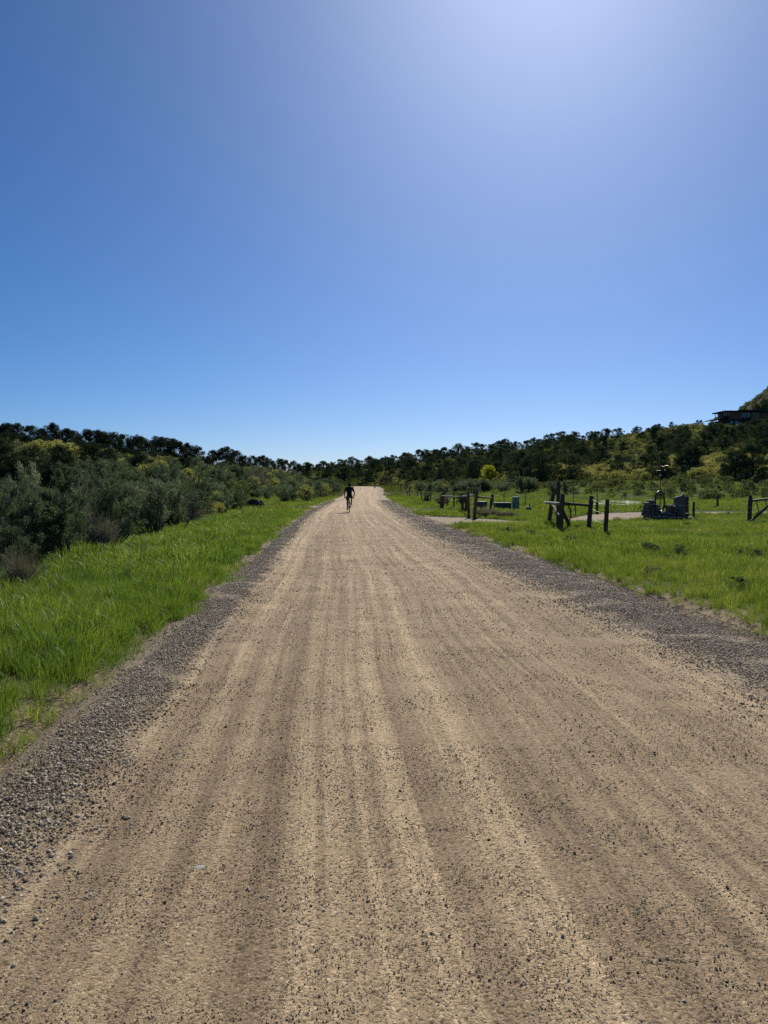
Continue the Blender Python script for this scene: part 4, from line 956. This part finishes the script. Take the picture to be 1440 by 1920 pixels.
sv = [(0, -.24, .93), (0, -.20, 1.0), (0, -.12, 1.13), (0, .01, 1.29), (0, .11, 1.42), (0, .15, 1.475)]; se = [(i, i + 1) for i in range(5)]; sr = [(.165, .12), (.168, .128), (.165, .125), (.178, .132), (.155, .105), .075]
for s in (-1, 1):
    i = len(sv); sv += [(s * .175, .11, 1.44), (s * .25, .15, 1.28), (s * .268, .163, 1.235)]; sr += [.080, .070, .068]; se += [(4, i), (i, i + 1), (i + 1, i + 2)]
skin('shirt', sv, se, sr, M['shirt'])
sv = [(0, -.21, .97), (0, -.22, 1.04)]; se = [(0, 1)]; sr = [(.158, .125), (.15, .115)]
for s in (-1, 1):
    hpv, kn, anv, P0 = J[s]; i = len(sv); sv += [tuple(hpv), tuple(hpv.lerp(kn, .5)), tuple(hpv.lerp(kn, .82))]; sr += [.115, .10, .088]; se += [(0, i), (i, i + 1), (i + 1, i + 2)]
skin('shorts', sv, se, sr, M['shorts'])
for s in (-1, 1):
    hpv, kn, anv, P0 = J[s]; x = anv.x
    skin('shoe', [(x, P0[1] - .13, P0[2] + .06), (x, P0[1] - .04, P0[2] + .055), (x + s * .005, P0[1] + .12, P0[2] + .04), (x, P0[1] - .11, P0[2] + .13)], [(0, 1), (1, 2), (0, 3)], [(.042, .04), (.044, .036), (.036, .026), .045], M['shoe'])
# face pieces, hair and helmet
m = MB(); m.tube([(0, .295, 1.625), (0, .318, 1.595), (0, .298, 1.585)], [.010, .016, .010], 8); m.build('nose', M['skin'], rd, True)
m = MB(); m.tube([(-.025, .290, 1.557), (0, .297, 1.555), (.025, .290, 1.557)], [.004, .007, .004], 6); m.build('mouth', M['skin'], rd, True)
for s in (-1, 1):
    m = MB(); m.tube([(s * .088, .20, 1.62), (s * .10, .19, 1.60), (s * .088, .205, 1.575)], [.010, .016, .008], 8); m.build('ear', M['skin'], rd, True)
    m = MB(); m.tube([(s * .032, .283, 1.622), (s * .032, .297, 1.622)], [.012, .007], 8); m.build('eye', M['boxlid'], rd, True)
def dome(name, c, r, zc, mat, tilt=0.0, shell=0.0):
    bm = bmesh.new(); bmesh.ops.create_uvsphere(bm, u_segments=24, v_segments=14, radius=1)
    bmesh.ops.delete(bm, geom=[v for v in bm.verts if v.co.z < zc], context='VERTS')
    for v in bm.verts: v.co = Matrix.Rotation(tilt, 3, 'X') @ Vector((v.co.x * r[0], v.co.y * r[1], v.co.z * r[2]))
    me = bpy.data.meshes.new(name); bm.to_mesh(me); bm.free(); o = link(name, me, mat, rd, smooth=True); o.location = c
    if shell: sd2 = o.modifiers.new('solid', 'SOLIDIFY'); sd2.thickness = shell
    return o
dome('hair', (0, .205, 1.60), (.098, .108, .10), -.35, M['hair'], .25, .006)
hel = dome('helmet', (0, .215, 1.635), (.108, .142, .105), -.12, M['helmet'], -.12, .012)
for x in (-.05, 0, .05):
    m = MB(); m.tube([(x, -.13, .03), (x, -.07, .095 - abs(x) * .5), (x, .04, .112 - abs(x) * .5), (x, .12, .05)], .012, 6); m.build('rib', M['helmet'], hel, True)
